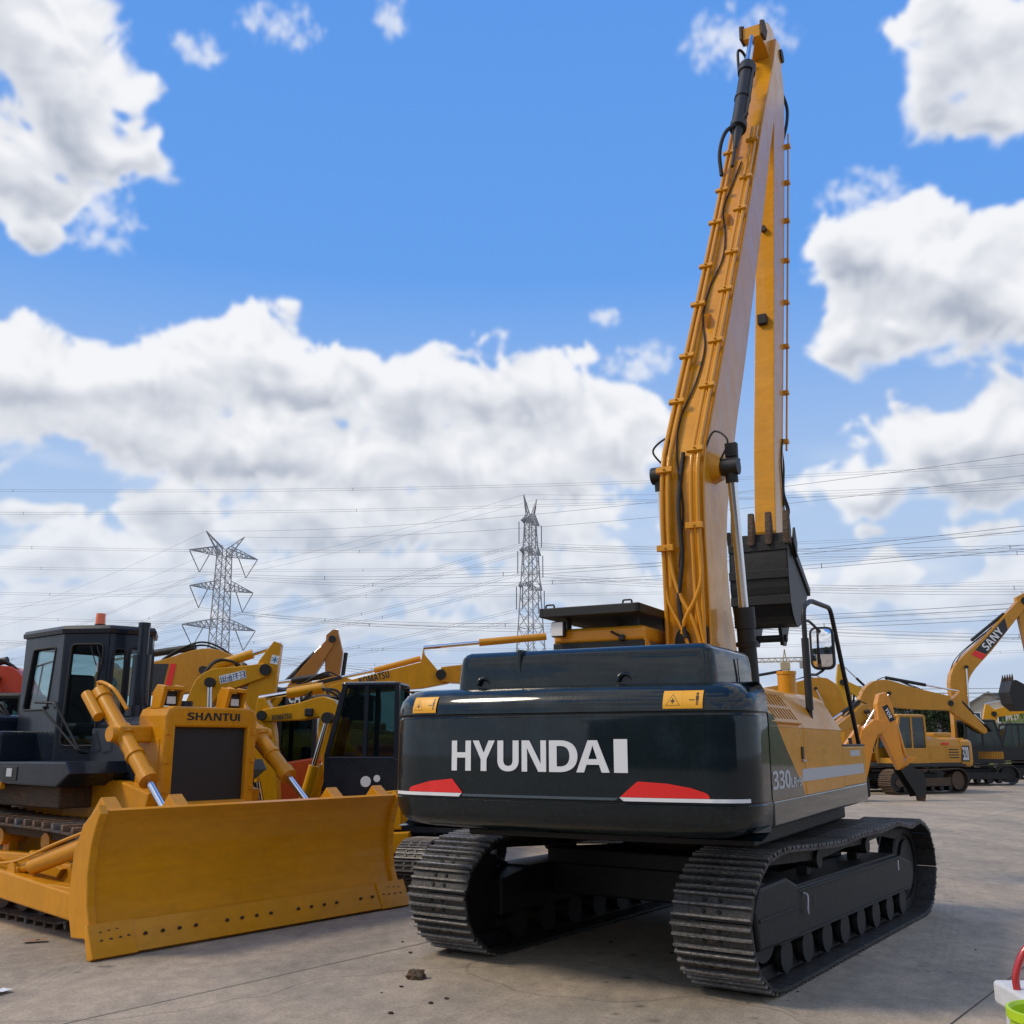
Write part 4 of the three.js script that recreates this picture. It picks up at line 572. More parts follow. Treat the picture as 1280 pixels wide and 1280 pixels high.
  // ---- push arms, tilt braces, lift cylinders
  for (const s of [-1, 1]) {
    const u = s * 1.58, pa = sub('push_arm', X);
    part('beam', [side([[-0.5, 0.38], [0.5, 0.3], [2.16, 0.2], [2.2, 0.44], [0.6, 0.56], [-0.5, 0.6]], u - 0.11, u + 0.11, 0.02), box(u - 0.04, u + 0.04, 0.24, 0.4, 2.15, 2.42, 0.02), box(u - 0.1, u + 0.1, 0.44, 0.5, 1.5, 1.95, 0.01)], Y, pa);
    part('trunnion', [disc([s > 0 ? UC + 0.15 : -1.58, 0.46, -0.4], 0.13, 0.45, 24)], Y, pa);
    part('brace_tube', [rod([u - s * 0.02, 0.62, 1.0], [u - s * 0.04, 0.98, 2.36], 0.085, 0.085, 20), rod([u - s * 0.02, 0.56, 0.72], [u - s * 0.02, 0.64, 1.02], 0.05), disc([u - 0.07, 0.56, 0.72], 0.08, 0.14, 16), box(u - 0.06, u + 0.06, 0.48, 0.6, 0.62, 0.82, 0.02)], Y, pa);
    part('brace_line', tube([[u + s * 0.03, 0.58, 0.1], [u + s * 0.05, 0.66, 0.8], [u + s * 0.05, 0.86, 1.5], [u + s * 0.02, 1.08, 2.3]], 0.016, 6), Y, pa);
    const lc = sub('lift_cylinder', X), A = [s * 0.86, 2.36, 0.72], B = [s * 0.92, 0.98, 2.42], at = (t) => A.map((k, i) => mix(k, B[i], t)), off = (p, d) => p.map((k, i) => k + d[i]);
    part('barrel', [rod(at(0.02), at(0.66), 0.085, 0.085, 20), rod(at(0.62), at(0.67), 0.1, 0.1, 20), rod(at(0), at(0.06), 0.1, 0.1, 20), rod(at(0.3), at(0.36), 0.11, 0.11, 20), rod(at(0.48), at(0.5), 0.1, 0.1, 20)], Y, lc); part('rod', rod(at(0.64), at(1), 0.038), M.chrome, lc);
    part('yoke', [box(s > 0 ? 0.58 : -0.98, s > 0 ? 0.98 : -0.58, at(0.33)[1] - 0.09, at(0.33)[1] + 0.09, at(0.33)[2] - 0.1, at(0.33)[2] + 0.1, 0.03), disc([s > 0 ? 0.95 : -1.04, at(0.33)[1], at(0.33)[2]], 0.08, 0.09, 18)], Y, lc);
    part('accumulator', [rod(off(at(0.02), [s * 0.14, 0, -0.06]), off(at(0.2), [s * 0.14, 0, -0.06]), 0.06, 0.06, 16), tube([at(0), off(at(-0.06), [0, 0.03, 0.05]), off(at(0.05), [-s * 0.02, 0.1, 0.15]), off(at(0.2), [-s * 0.08, 0.08, 0.12])], 0.022, 8)], Y, lc);
    part('oil_pipe', tube([off(at(0.08), [0, -0.07, -0.08]), off(at(0.4), [0, -0.08, -0.08]), off(at(0.62), [0, -0.05, -0.06])], 0.016, 6), Y, lc);
  }
  return X;
}
bulldozer();

// ------------------------------------------------------------------ the other machines of the yard
// joints: [foot, bend, tip, horn, end] as [v, y] in the machine's middle plane
function digger(o) {
  const X = thing(o.name, o.label, o.category || 'excavator', o.at, o.heading, o.group), s = o.s || 1, Y = o.paint, K = o.dark || M.black, z = (q) => q * s;
  const sc = (g) => g.scale(s, s, s);
  // undercarriage
  const pts = [[-1.5, 0.03], [0, 0.03], [1.5, 0.03], [1.85, 0.12], [2.05, 0.4], [1.95, 0.7], [1.65, 0.86], [0.6, 0.86], [-0.6, 0.86], [-1.65, 0.88], [-1.98, 0.72], [-2.08, 0.42], [-1.88, 0.13]].map(([v, y]) => [z(v), z(y)]);
  const loop = trackLoop(pts), n = 44, sg = shoeShape(loop.getLength() / n, z(0.58), 3, z(0.035));
  for (const q of [-1, 1]) {
    const t = sub('track', X), u = q * z(1.12); t.rotation.y = o.turn || 0;
    if (o.near) layShoes(loop, n, sg, [M.shoe, M.shoe, M.shoeDark], t, u); else part('shoes', layShoes(loop, n, sg, null, null, u, true), o.rusty ? M.mudShoe : M.shoeDark, t).userData.kind = 'stuff';
    part('side_frame', [sc(side([[-1.6, 0.26], [1.55, 0.26], [1.7, 0.4], [1.55, 0.56], [-1.5, 0.58], [-1.7, 0.45]], q * 1.12 - 0.16, q * 1.12 + 0.18, 0.02))], o.rusty ? M.mudSteel : M.frame, t);
    part('sprocket', sc(disc([q * 1.12 - 0.2, 0.46, -1.62], 0.34, 0.4, 22)), o.rusty ? M.mudSteel : M.frame, t); part('idler', sc(disc([q * 1.12 - 0.12, 0.46, 1.62], 0.34, 0.24, 22)), M.frame, t);
    for (let k = 0; k < 6; k++) part('roller', sc(disc([q * 1.12 - 0.18, 0.19, -1.2 + k * 0.48], 0.1, 0.36, 12)), M.frame, t);
  }
  const cb = part('car_body', sc(box(-1, 1, 0.4, 0.75, -0.9, 0.9, 0.05)), M.frame, X); cb.rotation.y = o.turn || 0; part('swing_ring', sc(new THREE.CylinderGeometry(0.6, 0.6, 0.3, 30).translate(0, 0.85, 0)), M.frame, X);
  part('deck', sc(box(-1.3, 1.3, 0.96, 1.12, -2.2, 1.5, 0.03)), K, X);
  // counterweight with rounded corners, engine house, cab
  const cw = rounded([[-1.32, -2.75, 0.35], [1.32, -2.75, 0.35], [1.32, -1.95, 0.02], [-1.32, -1.95, 0.02]], 5);
  part('counterweight', sc(loft([[0.95, inset(cw, 0.12)], [1.02, inset(cw, 0.03)], [1.15, cw], [1.75, cw], [1.9, inset(cw, 0.03)], [1.98, inset(cw, 0.12)]], 0.5)), o.cw || Y, X);
  part('house', sc(along([[-1.3, 1.12], [1.3, 1.12], [1.3, 1.75], [1.22, 1.98], [1.0, 2.08], [-1.0, 2.08], [-1.22, 1.98], [-1.3, 1.75]], -1.96, -0.15, 0.015)), Y, X); part('engine_cover', sc(box(-1.0, 1.0, 2.05, 2.24, -1.9, -0.9, 0.06)), Y, X);
  for (const q of [-1, 1]) { part('house_panel', sc(box(q > 0 ? 1.296 : -1.31, q > 0 ? 1.31 : -1.296, 1.2, 1.72, -1.9, -1.12, 0.006)), o.panel || Y, X); part('house_panel', sc(box(q > 0 ? 1.296 : -1.31, q > 0 ? 1.31 : -1.296, 1.2, 1.72, -1.06, -0.25, 0.006)), Y, X);
    for (let k = 0; k < 4; k++) part('louvre', sc(box(q > 0 ? 1.306 : -1.318, q > 0 ? 1.318 : -1.306, 1.28 + k * 0.1, 1.32 + k * 0.1, -1.8, -1.25, 0.004)), M.black, X); }
  part('toolbox', sc(box(0.55, 1.3, 1.12, 1.5, 0.3, 1.5, 0.03)), Y, X);
  const cab = sub('cab', X), m = o.cabSide || -1, [c0, c1] = m < 0 ? [-1.3, -0.36] : [0.36, 1.3], top = o.cabTop || 2.9, cf = o.cabFront || 1.5, cm = cf * 0.42, sill = o.sill || 1.62, CP = o.cabPaint || K;
  const post = (u, a, b, w = 0.09) => bar([u, a[1], a[0]], [u, b[1], b[0]], w, w);
  const frameSide = (u) => [post(u, [-0.12, 1.1], [-0.1, top - 0.05]), post(u, [cm, 1.1], [cm - 0.02, top - 0.05], 0.08), post(u, [cf, 1.1], [cf + 0.02, sill + 0.08]), post(u, [cf + 0.02, sill + 0.06], [cf - 0.3, top - 0.05])];
  part('cab_frame', sc(merge([...frameSide(c0 + 0.05), ...frameSide(c1 - 0.05), box(c0, c1, 1.1, sill, -0.16, -0.06, 0.02), box(c0, c0 + 0.06, 1.1, sill + 0.04, -0.1, cf, 0.02), box(c1 - 0.06, c1, 1.1, sill + 0.04, -0.1, cf, 0.02), box(c0, c1, 1.1, 1.3, cf - 0.05, cf + 0.02, 0.02)])), CP, cab);
  const rf = rounded([[c0, -0.16, 0.12], [c1, -0.16, 0.12], [c1, cf - 0.2, 0.12], [c0, cf - 0.2, 0.12]], 4); part('roof', sc(loft([[top - 0.12, inset(rf, 0.03)], [top - 0.06, rf], [top - 0.02, inset(rf, 0.02)], [top, inset(rf, 0.12)]], 0.5)), CP, cab);
  for (const u of [c0 + 0.03, c1 - 0.03]) { part('pane', sc(box(u - 0.004, u + 0.004, sill + 0.02, top - 0.1, -0.08, cm - 0.04, 0)), M.tint, cab); part('pane', sc(side([[cm + 0.01, sill + 0.02], [cf, sill + 0.02], [cf - 0.3, top - 0.1], [cm + 0.01, top - 0.1]], u - 0.004, u + 0.004, 0)), M.tint, cab); }
  part('rear_pane', sc(box(c0 + 0.08, c1 - 0.08, 1.6, top - 0.1, -0.12, -0.112, 0)), M.tint, cab); { const g = new THREE.BoxGeometry(c1 - c0 - 0.16, top - 1.75, 0.008).rotateX(0.255).translate((c0 + c1) / 2, (top + 1.6) / 2, -cf + 0.13); part('windscreen', sc(g), M.tint, cab); }
  part('seat', sc(merge([box((c0 + c1) / 2 - 0.25, (c0 + c1) / 2 + 0.25, 1.4, 1.58, 0.15, 0.65, 0.05), box((c0 + c1) / 2 - 0.24, (c0 + c1) / 2 + 0.24, 1.5, 2.2, 0.08, 0.22, 0.05)])), M.black, cab);
  // boom: a tapering swan neck through foot, bend and tip
  const [F, B, T, H, E] = o.joints, bw = o.bw || 0.5, hw = (o.bu || 0.44) * 0.5, cu = o.boomU || 0;
  const curve = new THREE.CatmullRomCurve3([F, [mix(F[0], B[0], 0.6), mix(F[1], B[1], 0.62)], B, [mix(B[0], T[0], 0.45), mix(B[1], T[1], 0.45)], T].map(([v, y]) => new V3(v, y, 0)), false, 'centripetal');
  const up = [], dn = []; for (let k = 0; k <= 28; k++) { const t = k / 28, p = curve.getPointAt(t), d = curve.getTangentAt(t), w = bw * (t < 0.4 ? mix(0.55, 1, sstep(0, 0.4, t)) : mix(1, 0.5, (t - 0.4) / 0.6)); up.push([p.x - d.y * w / 2, p.y + d.x * w / 2]); dn.push([p.x + d.y * w / 2, p.y - d.x * w / 2]); }
  const boom = part('boom', side([...dn, ...up.reverse()], cu - hw, cu + hw, 0.012), o.boomPaint || Y, X); up.reverse();
  part('boom_foot', [bar([cu, F[1], F[0]], [cu, z(1.2), F[0] - 0.05], hw * 2, bw * 0.5)], o.boomPaint || Y, X);
  for (const hh of [tube([up[8], up[12], [up[14][0], up[14][1] + 0.12], [up[17][0], up[17][1] + 0.1], up[20]].map(([v, y]) => [cu - hw * 0.4, y + 0.03, v]), 0.022, 6), tube([up[9], up[13], [up[15][0], up[15][1] + 0.1], [up[18][0], up[18][1] + 0.08], up[21]].map(([v, y]) => [cu + hw * 0.4, y + 0.03, v]), 0.022, 6)]) part('boom_hose', hh, M.rubber, X);
  // arm from horn past the tip to its end
  const L = Math.hypot(E[0] - T[0], E[1] - T[1]), dx = (E[0] - T[0]) / L, dy = (E[1] - T[1]) / L, aw = o.aw || bw * 0.62, sg2 = dx * (H[1] - T[1]) - dy * (H[0] - T[0]) > 0 ? 1 : -1, N = [-dy * sg2, dx * sg2];
  const q = (a, b) => [T[0] + dx * a + N[0] * b, T[1] + dy * a + N[1] * b];
  const arm = part('arm', side((sg2 > 0 ? (x) => x.reverse() : (x) => x)([q(-aw * 0.3, -aw * 0.45), [H[0] - N[0] * aw * 0.35, H[1] - N[1] * aw * 0.35], H, q(aw * 0.9, aw * 0.75), q(L, aw * 0.28), q(L + 0.08, 0), q(L, -aw * 0.22), q(aw, -aw * 0.5)]), cu - hw * 0.7, cu + hw * 0.7, 0.01), o.armPaint || Y, X);
  part('pivot_pin', disc([cu - hw - 0.05, T[1], T[0]], aw * 0.25, hw * 2 + 0.1, 16), M.frame, X);
  // cylinders
  const ac = sub('arm_cylinder', X), a0 = [up[13][0] - 0.02, up[13][1] + 0.12], k0 = 0.55; if (o.armCyl) [a0[0], a0[1]] = o.armCyl; part('barrel', rod([cu, a0[1], a0[0]], [cu, mix(a0[1], H[1], k0), mix(a0[0], H[0], k0)], 0.075), o.cyl || M.black, ac); part('rod', rod([cu, mix(a0[1], H[1], k0), mix(a0[0], H[0], k0)], [cu, H[1], H[0]], 0.04), M.chrome, ac);
  for (const e of [-1, 1]) { const c = sub('boom_cylinder', X), b0 = [F[0] + 0.45, Math.max(z(1.0), F[1] - 0.7)], b1 = [(dn[13][0] + up[13][0]) / 2, (dn[13][1] + up[13][1]) / 2], u = cu + e * (hw + 0.1); part('barrel', rod([u, b0[1], b0[0]], [u, mix(b0[1], b1[1], 0.55), mix(b0[0], b1[0], 0.55)], 0.075), o.cyl || M.black, c); part('rod', rod([u, mix(b0[1], b1[1], 0.55), mix(b0[0], b1[0], 0.55)], [u, b1[1], b1[0]], 0.04), M.chrome, c); part('eye', disc([u - 0.07, b1[1], b1[0]], 0.08, 0.14, 14), M.black, c); }
  { const c = sub('bucket_cylinder', X), p = q(aw * 0.9, aw * 0.95), r = q(L * 0.6, aw * 0.7), e = q(L * 0.9, aw * 0.6); part('barrel', rod([cu, p[1], p[0]], [cu, r[1], r[0]], 0.06), o.cyl || M.black, c); part('rod', rod([cu, r[1], r[0]], [cu, e[1], e[0]], 0.035), M.chrome, c); part('link', bar([cu, e[1], e[0]], [cu, q(L + 0.25, aw * 0.5)[1], q(L + 0.25, aw * 0.5)[0]], 0.2, 0.06), M.black, c); }
  // bucket
  if (!o.noBucket) {
    const b = sub('bucket', X), R = o.bucketR || 0.6, an = o.bucketTurn || 0, place = ([x, y]) => { const c = Math.cos(an), d = Math.sin(an); return [E[0] + (x * c - y * d) * R, E[1] + (x * d + y * c) * R]; };
    const pr = [[0, 0.1], [0.35, -0.05], [0.85, -0.35], [1.05, -0.8], [0.9, -1.25], [0.45, -1.55], [-0.1, -1.6], [-0.2, -1.45], [-0.12, -0.6]], w = o.bucketW || 0.55;
    for (const u of [-w, w - 0.03]) part('side_plate', side(pr.map(place).reverse(), cu + u, cu + u + 0.03, 0.004), M.bucket, b);
    const out = pr.slice(1, 7), inn = out.map(([x, y]) => [x * 0.94 - 0.01, y * 0.95]); part('shell', side([...out, ...inn.reverse()].map(place).reverse(), cu - w + 0.03, cu + w - 0.03, 0.004), M.bucket, b);
    for (let k = 0; k < 5; k++) part('tooth', side([[-0.1, -1.62], [-0.1, -1.5], [-0.3, -1.58], [-0.42, -1.66]].map(place).reverse(), cu - w + 0.06 + k * (2 * w - 0.2) / 4, cu - w + 0.14 + k * (2 * w - 0.2) / 4, 0.008), M.mudSteel, b);
  }
  X.userData.boom = undefined; delete X.userData.boom;
  return { X, boom, arm, cab, hw, cu };
}
// lettering on the flank of a boom: starts at [v, y], runs at an angle, on side e (+1 right, -1 left)
function flankText(parent, text, u, e, v, y, w, h, ang, m) {
  const put = (g) => g.rotateZ(ang).translate(e > 0 ? v : -v, y, 0).rotateY(e * Math.PI / 2).translate(u + e * 0.002, 0, 0);
  part('lettering', put(letters(text, w, h, 0.004)), m, parent);
}
function flankPatch(parent, name, pts, u, e, m, t = 0.003) { part(name, flat(e > 0 ? pts : pts.map(([v, y]) => [-v, y]).reverse(), t).rotateY(e * Math.PI / 2).translate(u, 0, 0), m, parent); }
const yel = (r, g, b, rough = 0.6) => paint([r, g, b], rough, 0.25, { specularIntensity: 0.5 }), P1 = yel(0.66, 0.31, 0.012), P2 = yel(0.6, 0.275, 0.02), P3 = yel(0.7, 0.335, 0.006), P4 = yel(0.44, 0.18, 0.03), PR = yel(0.55, 0.06, 0.025), PO = yel(0.68, 0.1, 0.02), PY = yel(0.66, 0.36, 0.015);
const G1 = 'excavators parked behind the bulldozer', G2 = 'machines parked along the far side of the yard', darkBlue = mat([0.02, 0.024, 0.03], { roughness: 0.5 });
{ // broad boom behind the radiator guard
  const d = digger({ name: 'excavator', label: 'yellow excavator with thick boom and dark red-edged patch behind the bulldozer hood', group: G1, at: [-4.6, 20.8], heading: -1.5, paint: P2, joints: [[0.2, 2.3], [1.55, 3.25], [3.6, 3.0], [3.85, 3.5], [4.1, 1.4]], bw: 0.95, noBucket: true, armCyl: [1.95, 3.75] });
  flankPatch(d.X, 'boom_patch', [[2.5, 2.85], [2.95, 2.8], [2.95, 3.4], [2.4, 3.4]], -d.hw - 0.002, -1, darkBlue); flankPatch(d.X, 'boom_patch', [[2.32, 2.9], [2.46, 2.85], [2.36, 3.4], [2.24, 3.4]], -d.hw - 0.003, -1, M.red);
  const l = sub('work_lamp', d.X); part('lamp_body', [box(-0.42, -0.3, 2.83, 2.97, 1.28, 1.42, 0.02), rod([-0.25, 2.8, 1.3], [-0.38, 2.88, 1.34], 0.03)], M.black, l); part('lens', box(-0.4, -0.32, 2.68, 2.83, 1.32, 1.38, 0.01), M.lamp, l);
}
{ const d = digger({ name: 'excavator', label: 'yellow excavator with raised arm top bearing a blue and white sticker', group: G1, at: [-5.55, 16.5], heading: 1.5, s: 0.75, paint: P3, joints: [[0.32, 2.12], [0.72, 2.76], [1.56, 2.97], [1.78, 3.4], [1.19, 1.87]], bw: 0.44, bu: 0.36, aw: 0.36, noBucket: true, armCyl: [0.75, 3.05], cyl: P3 });
  const sticker = printed(0.12, 0.14, (x, w, h) => { x.fillStyle = '#e8eef0'; x.fillRect(0, 0, w, h); x.fillStyle = '#1f6f9c'; for (let k = 0; k < 6; k++) { x.save(); x.translate(w / 2, h / 2); x.rotate(k * Math.PI / 3); x.fillRect(-w * 0.07, -h * 0.4, w * 0.14, h * 0.4); x.restore(); } }, 96);
  part('sticker', sheet(0.12, 0.14).rotateZ(-0.2).translate(1.62, 3.08, 0).rotateY(Math.PI / 2).translate(d.hw * 0.7 + 0.003, 0, 0), sticker, d.X);
  const chars = printed(0.42, 0.13, (x, w, h) => { x.fillStyle = '#d9dde0'; x.fillRect(0, 0, w, h); x.fillStyle = '#35507c'; x.font = 'bold ' + h * 0.8 + 'px sans-serif'; const r = rng(4); for (let k = 0; k < 4; k++) for (let j = 0; j < 7; j++) { const a = w * (0.03 + k * 0.245), q = w * 0.2; r() > 0.5 ? x.fillRect(a, h * (0.1 + 0.8 * r()), q, h * 0.08) : x.fillRect(a + q * r(), h * 0.12, w * 0.022, h * 0.76); } }, 256);
  part('lettering_plate', sheet(0.42, 0.13).rotateZ(0.24).translate(0.86, 2.74, 0).rotateY(Math.PI / 2).translate(d.hw + 0.003, 0, 0), chars, d.X);
}
{ const d = digger({ name: 'excavator', label: 'tan excavator with white CAT lettering on black boom patch', group: G1, at: [-3.2, 24.5], heading: -1.5, paint: P2, joints: [[0.33, 2.12], [0.81, 3.0], [2.6, 2.88], [2.88, 3.2], [3.09, 1.8]], bw: 0.72, noBucket: true, armCyl: [1.2, 3.42] });
  flankPatch(d.X, 'boom_patch', [[1.62, 2.68], [2.35, 2.7], [2.3, 3.12], [1.5, 3.14]], -d.hw - 0.002, -1, darkBlue); flankText(d.X, 'CAT', -d.hw - 0.003, -1, 2.12, 2.76, 0.42, 0.3, -0.03, M.white); }
digger({ name: 'excavator', label: 'worn brown excavator whose boom and arm fold into a steep peak', group: G1, at: [-7.19, 30], heading: 1.5, paint: P4, joints: [[0.31, 2.37], [1.02, 3.64], [1.86, 4.83], [2.0, 5.12], [1.86, 2.49]], bw: 0.5, aw: 0.42, noBucket: true, armCyl: [0.55, 3.6] });
{ // small excavator with a black cab, seen between blade and counterweight
  const d = digger({ name: 'small_excavator', label: 'small yellow excavator with black cab and round stickers beside the blade', group: G1, at: [-1.5, 14.6], heading: -1.45, s: 0.7, turn: -1.8, sill: 2.3, near: true, paint: P3, dark: M.dozDark, cabPaint: M.dozDark, cw: M.hyDark, joints: [[1.03, 1.19], [1.14, 2.3], [2.1, 2.2], [2.2, 2.45], [1.85, 0.72]], bw: 0.34, bu: 0.24, aw: 0.28, bucketR: 0.32, bucketW: 0.3, cabTop: 3.75, cabFront: 1.22, boomU: 0.05, cyl: P3, armCyl: [1.25, 2.6] });
  flankText(d.X, 'KOMATSU', -0.072, -1, 1.95, 2.13, 0.29, 0.08, 0.1, darkBlue);
  part('boom_light', box(-0.12, -0.06, 2.19, 2.3, 1.34, 1.46, 0.015), M.black, d.X);
  for (const [v, y, r] of [[0.32, 1.32, 0.07], [0.17, 1.36, 0.045]]) part('round_sticker', new THREE.CylinderGeometry(r, r, 0.006, 24).rotateZ(Math.PI / 2).translate(-0.913, y, -v), M.white, d.X);
  part('rear_cover', side([[-0.18, 0.72], [0.42, 0.72], [0.36, 0.95], [0.22, 1.12], [0.04, 1.2], [-0.18, 1.22]], -0.95, -0.9, 0.015), P3, d.X);
  for (let k = 0; k < 4; k++) part('cover_slot', box(-0.956, -0.948, 0.8 + k * 0.08, 0.835 + k * 0.08, 0.02, 0.3 - k * 0.05, 0.004), M.black, d.X);
  part('side_skirt', side([[-0.3, 0.42], [0.02, 0.42], [0.1, 0.55], [0.1, 0.68], [-0.3, 0.7]], -1.0, -0.8, 0.02), P3, d.X);
}
{ const d = digger({ name: 'excavator', label: 'yellow excavator holding its long arm out level with blue lettering', group: G1, at: [1.46, 21], heading: -1.6, paint: P3, boomPaint: M.hyYellow, joints: [[0.49, 2.04], [1.71, 3.22], [2.91, 3.18], [3.28, 3.74], [5.13, 2.85]], bw: 0.6, aw: 0.42, noBucket: true, cyl: M.hyYellow, armCyl: [0.75, 3.98] });
  flankText(d.X, 'KOMATSU', -d.hw * 0.7 - 0.002, -1, 4.55, 2.97, 0.62, 0.15, 0.25, darkBlue); flankText(d.X, 'HYUNDAI', -d.hw - 0.002, -1, 2.42, 3.12, 0.9, 0.16, 0.02, darkBlue); }
{ const d = digger({ name: 'excavator', label: 'orange red excavator with dark cab behind the bulldozer blade', group: G1, at: [-3.25, 17.9], heading: -1.5, s: 0.8, paint: PO, dark: M.black, joints: [[0.7, 1.43], [1.19, 1.9], [2.38, 1.7], [2.52, 1.9], [2.7, 1.12]], bw: 0.42, aw: 0.36, noBucket: true });
  part('cowl', side([[0.85, 0.7], [0.8, 1.05], [0.62, 1.35], [0.3, 1.52], [-0.1, 1.58], [-0.5, 1.56], [-0.5, 0.7]].reverse(), -1.2, -1.02, 0.03), PO, d.X); for (let k = 0; k < 6; k++) part('cowl_slot', box(-1.212, -1.196, 0.85 + k * 0.09, 0.89 + k * 0.09, -0.42, -0.12, 0.004), M.black, d.X); }
digger({ name: 'excavator', label: 'red excavator partly hidden behind the bulldozer cab', group: G1, at: [-9.3, 20.6], heading: -1.5, s: 0.95, paint: PR, dark: M.black, joints: [[0.0, 2.2], [0.9, 3.05], [2.5, 2.75], [2.75, 3.1], [2.9, 1.6]], bw: 0.6, bucketR: 0.45 });
{ const d = digger({ name: 'excavator', label: 'tan excavator with heavy arched boom behind the orange digging arm', group: G2, at: [14.05, 46], heading: 1.5, paint: P2, joints: [[1.03, 2.44], [2.5, 4.0], [5.71, 3.6], [6.24, 4.15], [7.25, 2.34]], bw: 1.25, aw: 0.5, noBucket: true, cyl: M.black, rusty: true }); }
{ const d = digger({ name: 'excavator', label: 'tan excavator with rusty tracks and tall white numbers on its rear corner', group: G2, at: [14.9, 40], heading: -2.05, paint: P2, cabPaint: P2, rusty: true, joints: [[0.88, 1.96], [1.7, 3.0], [3.3, 2.3], [3.5, 2.6], [3.7, 1.2]], bw: 0.6, bucketR: 0.6 });
  flankPatch(d.X, 'number_patch', [[-2.35, 1.15], [-1.9, 1.15], [-2.0, 1.75], [-2.4, 1.75]], -1.324, -1, darkBlue); flankText(d.X, '320', -1.328, -1, -2.0, 1.2, 0.32, 0.5, 0, M.white); part('red_tag', box(-1.325, -1.315, 1.78, 1.86, -1.3, -0.9, 0.002), M.red, d.X); }
{ const d = digger({ name: 'excavator', label: 'excavator with upright boom lettered SANY and its black bucket hanging', group: G2, at: [20.7, 48], heading: 1.6, paint: P2, dark: M.black, joints: [[0, 1.63], [0.35, 4.95], [3.69, 8.44], [4.1, 8.9], [3.95, 3.95]], bw: 0.85, aw: 0.7, cabSide: 1, cabPaint: M.black, bucketR: 1.0, bucketTurn: 4.3, bucketW: 0.6, armCyl: [1.1, 6.6] });
  const a = 0.8, c = (t, n) => [1.45 + Math.cos(a) * t - Math.sin(a) * n, 6.1 + Math.sin(a) * t + Math.cos(a) * n];
  flankPatch(d.X, 'boom_patch', [c(0, -0.26), c(1.6, -0.26), c(1.95, 0.2), c(-0.2, 0.24)], d.hw + 0.002, 1, darkBlue); flankPatch(d.X, 'boom_patch', [c(-0.35, -0.27), c(-0.02, -0.27), c(-0.22, 0.24), c(-0.5, 0.24)], d.hw + 0.003, 1, M.red);
  flankText(d.X, 'SANY', d.hw + 0.006, 1, c(0.15, -0.2)[0], c(0.15, -0.2)[1], 1.25, 0.38, a, M.white); part('roof_beacon', [box(1.0, 1.2, 2.9, 3.2, 0.1, 0.3, 0.03)], P1, d.X); }
digger({ name: 'excavator', label: 'tan excavator beyond the SANY one, its rear showing a black vent patch', group: G2, at: [27.6, 56], heading: -1.5, paint: P2, panel: darkBlue, joints: [[1.42, 1.81], [1.9, 2.7], [3.3, 2.3], [3.5, 2.6], [3.9, 1.2]], bw: 0.6 });
digger({ name: 'excavator', label: 'tan excavator with low folded boom behind the yellow engine house', group: G2, at: [18.59, 54], heading: -1.5, paint: P2, joints: [[0.9, 2.42], [2.03, 4.6], [6.03, 4.3], [6.54, 5.2], [7.38, 2.84]], bw: 1.2, aw: 0.8, noBucket: true, armCyl: [4.2, 5.6], rusty: true });
digger({ name: 'excavator', label: 'bright yellow excavator with upright arm top beside the guard rail', group: G2, at: [23.12, 61], heading: -1.5, paint: PY, joints: [[0.83, 2.97], [2.07, 4.6], [3.34, 5.4], [3.27, 6.5], [3.24, 2.97]], bw: 0.8, aw: 0.7, noBucket: true });

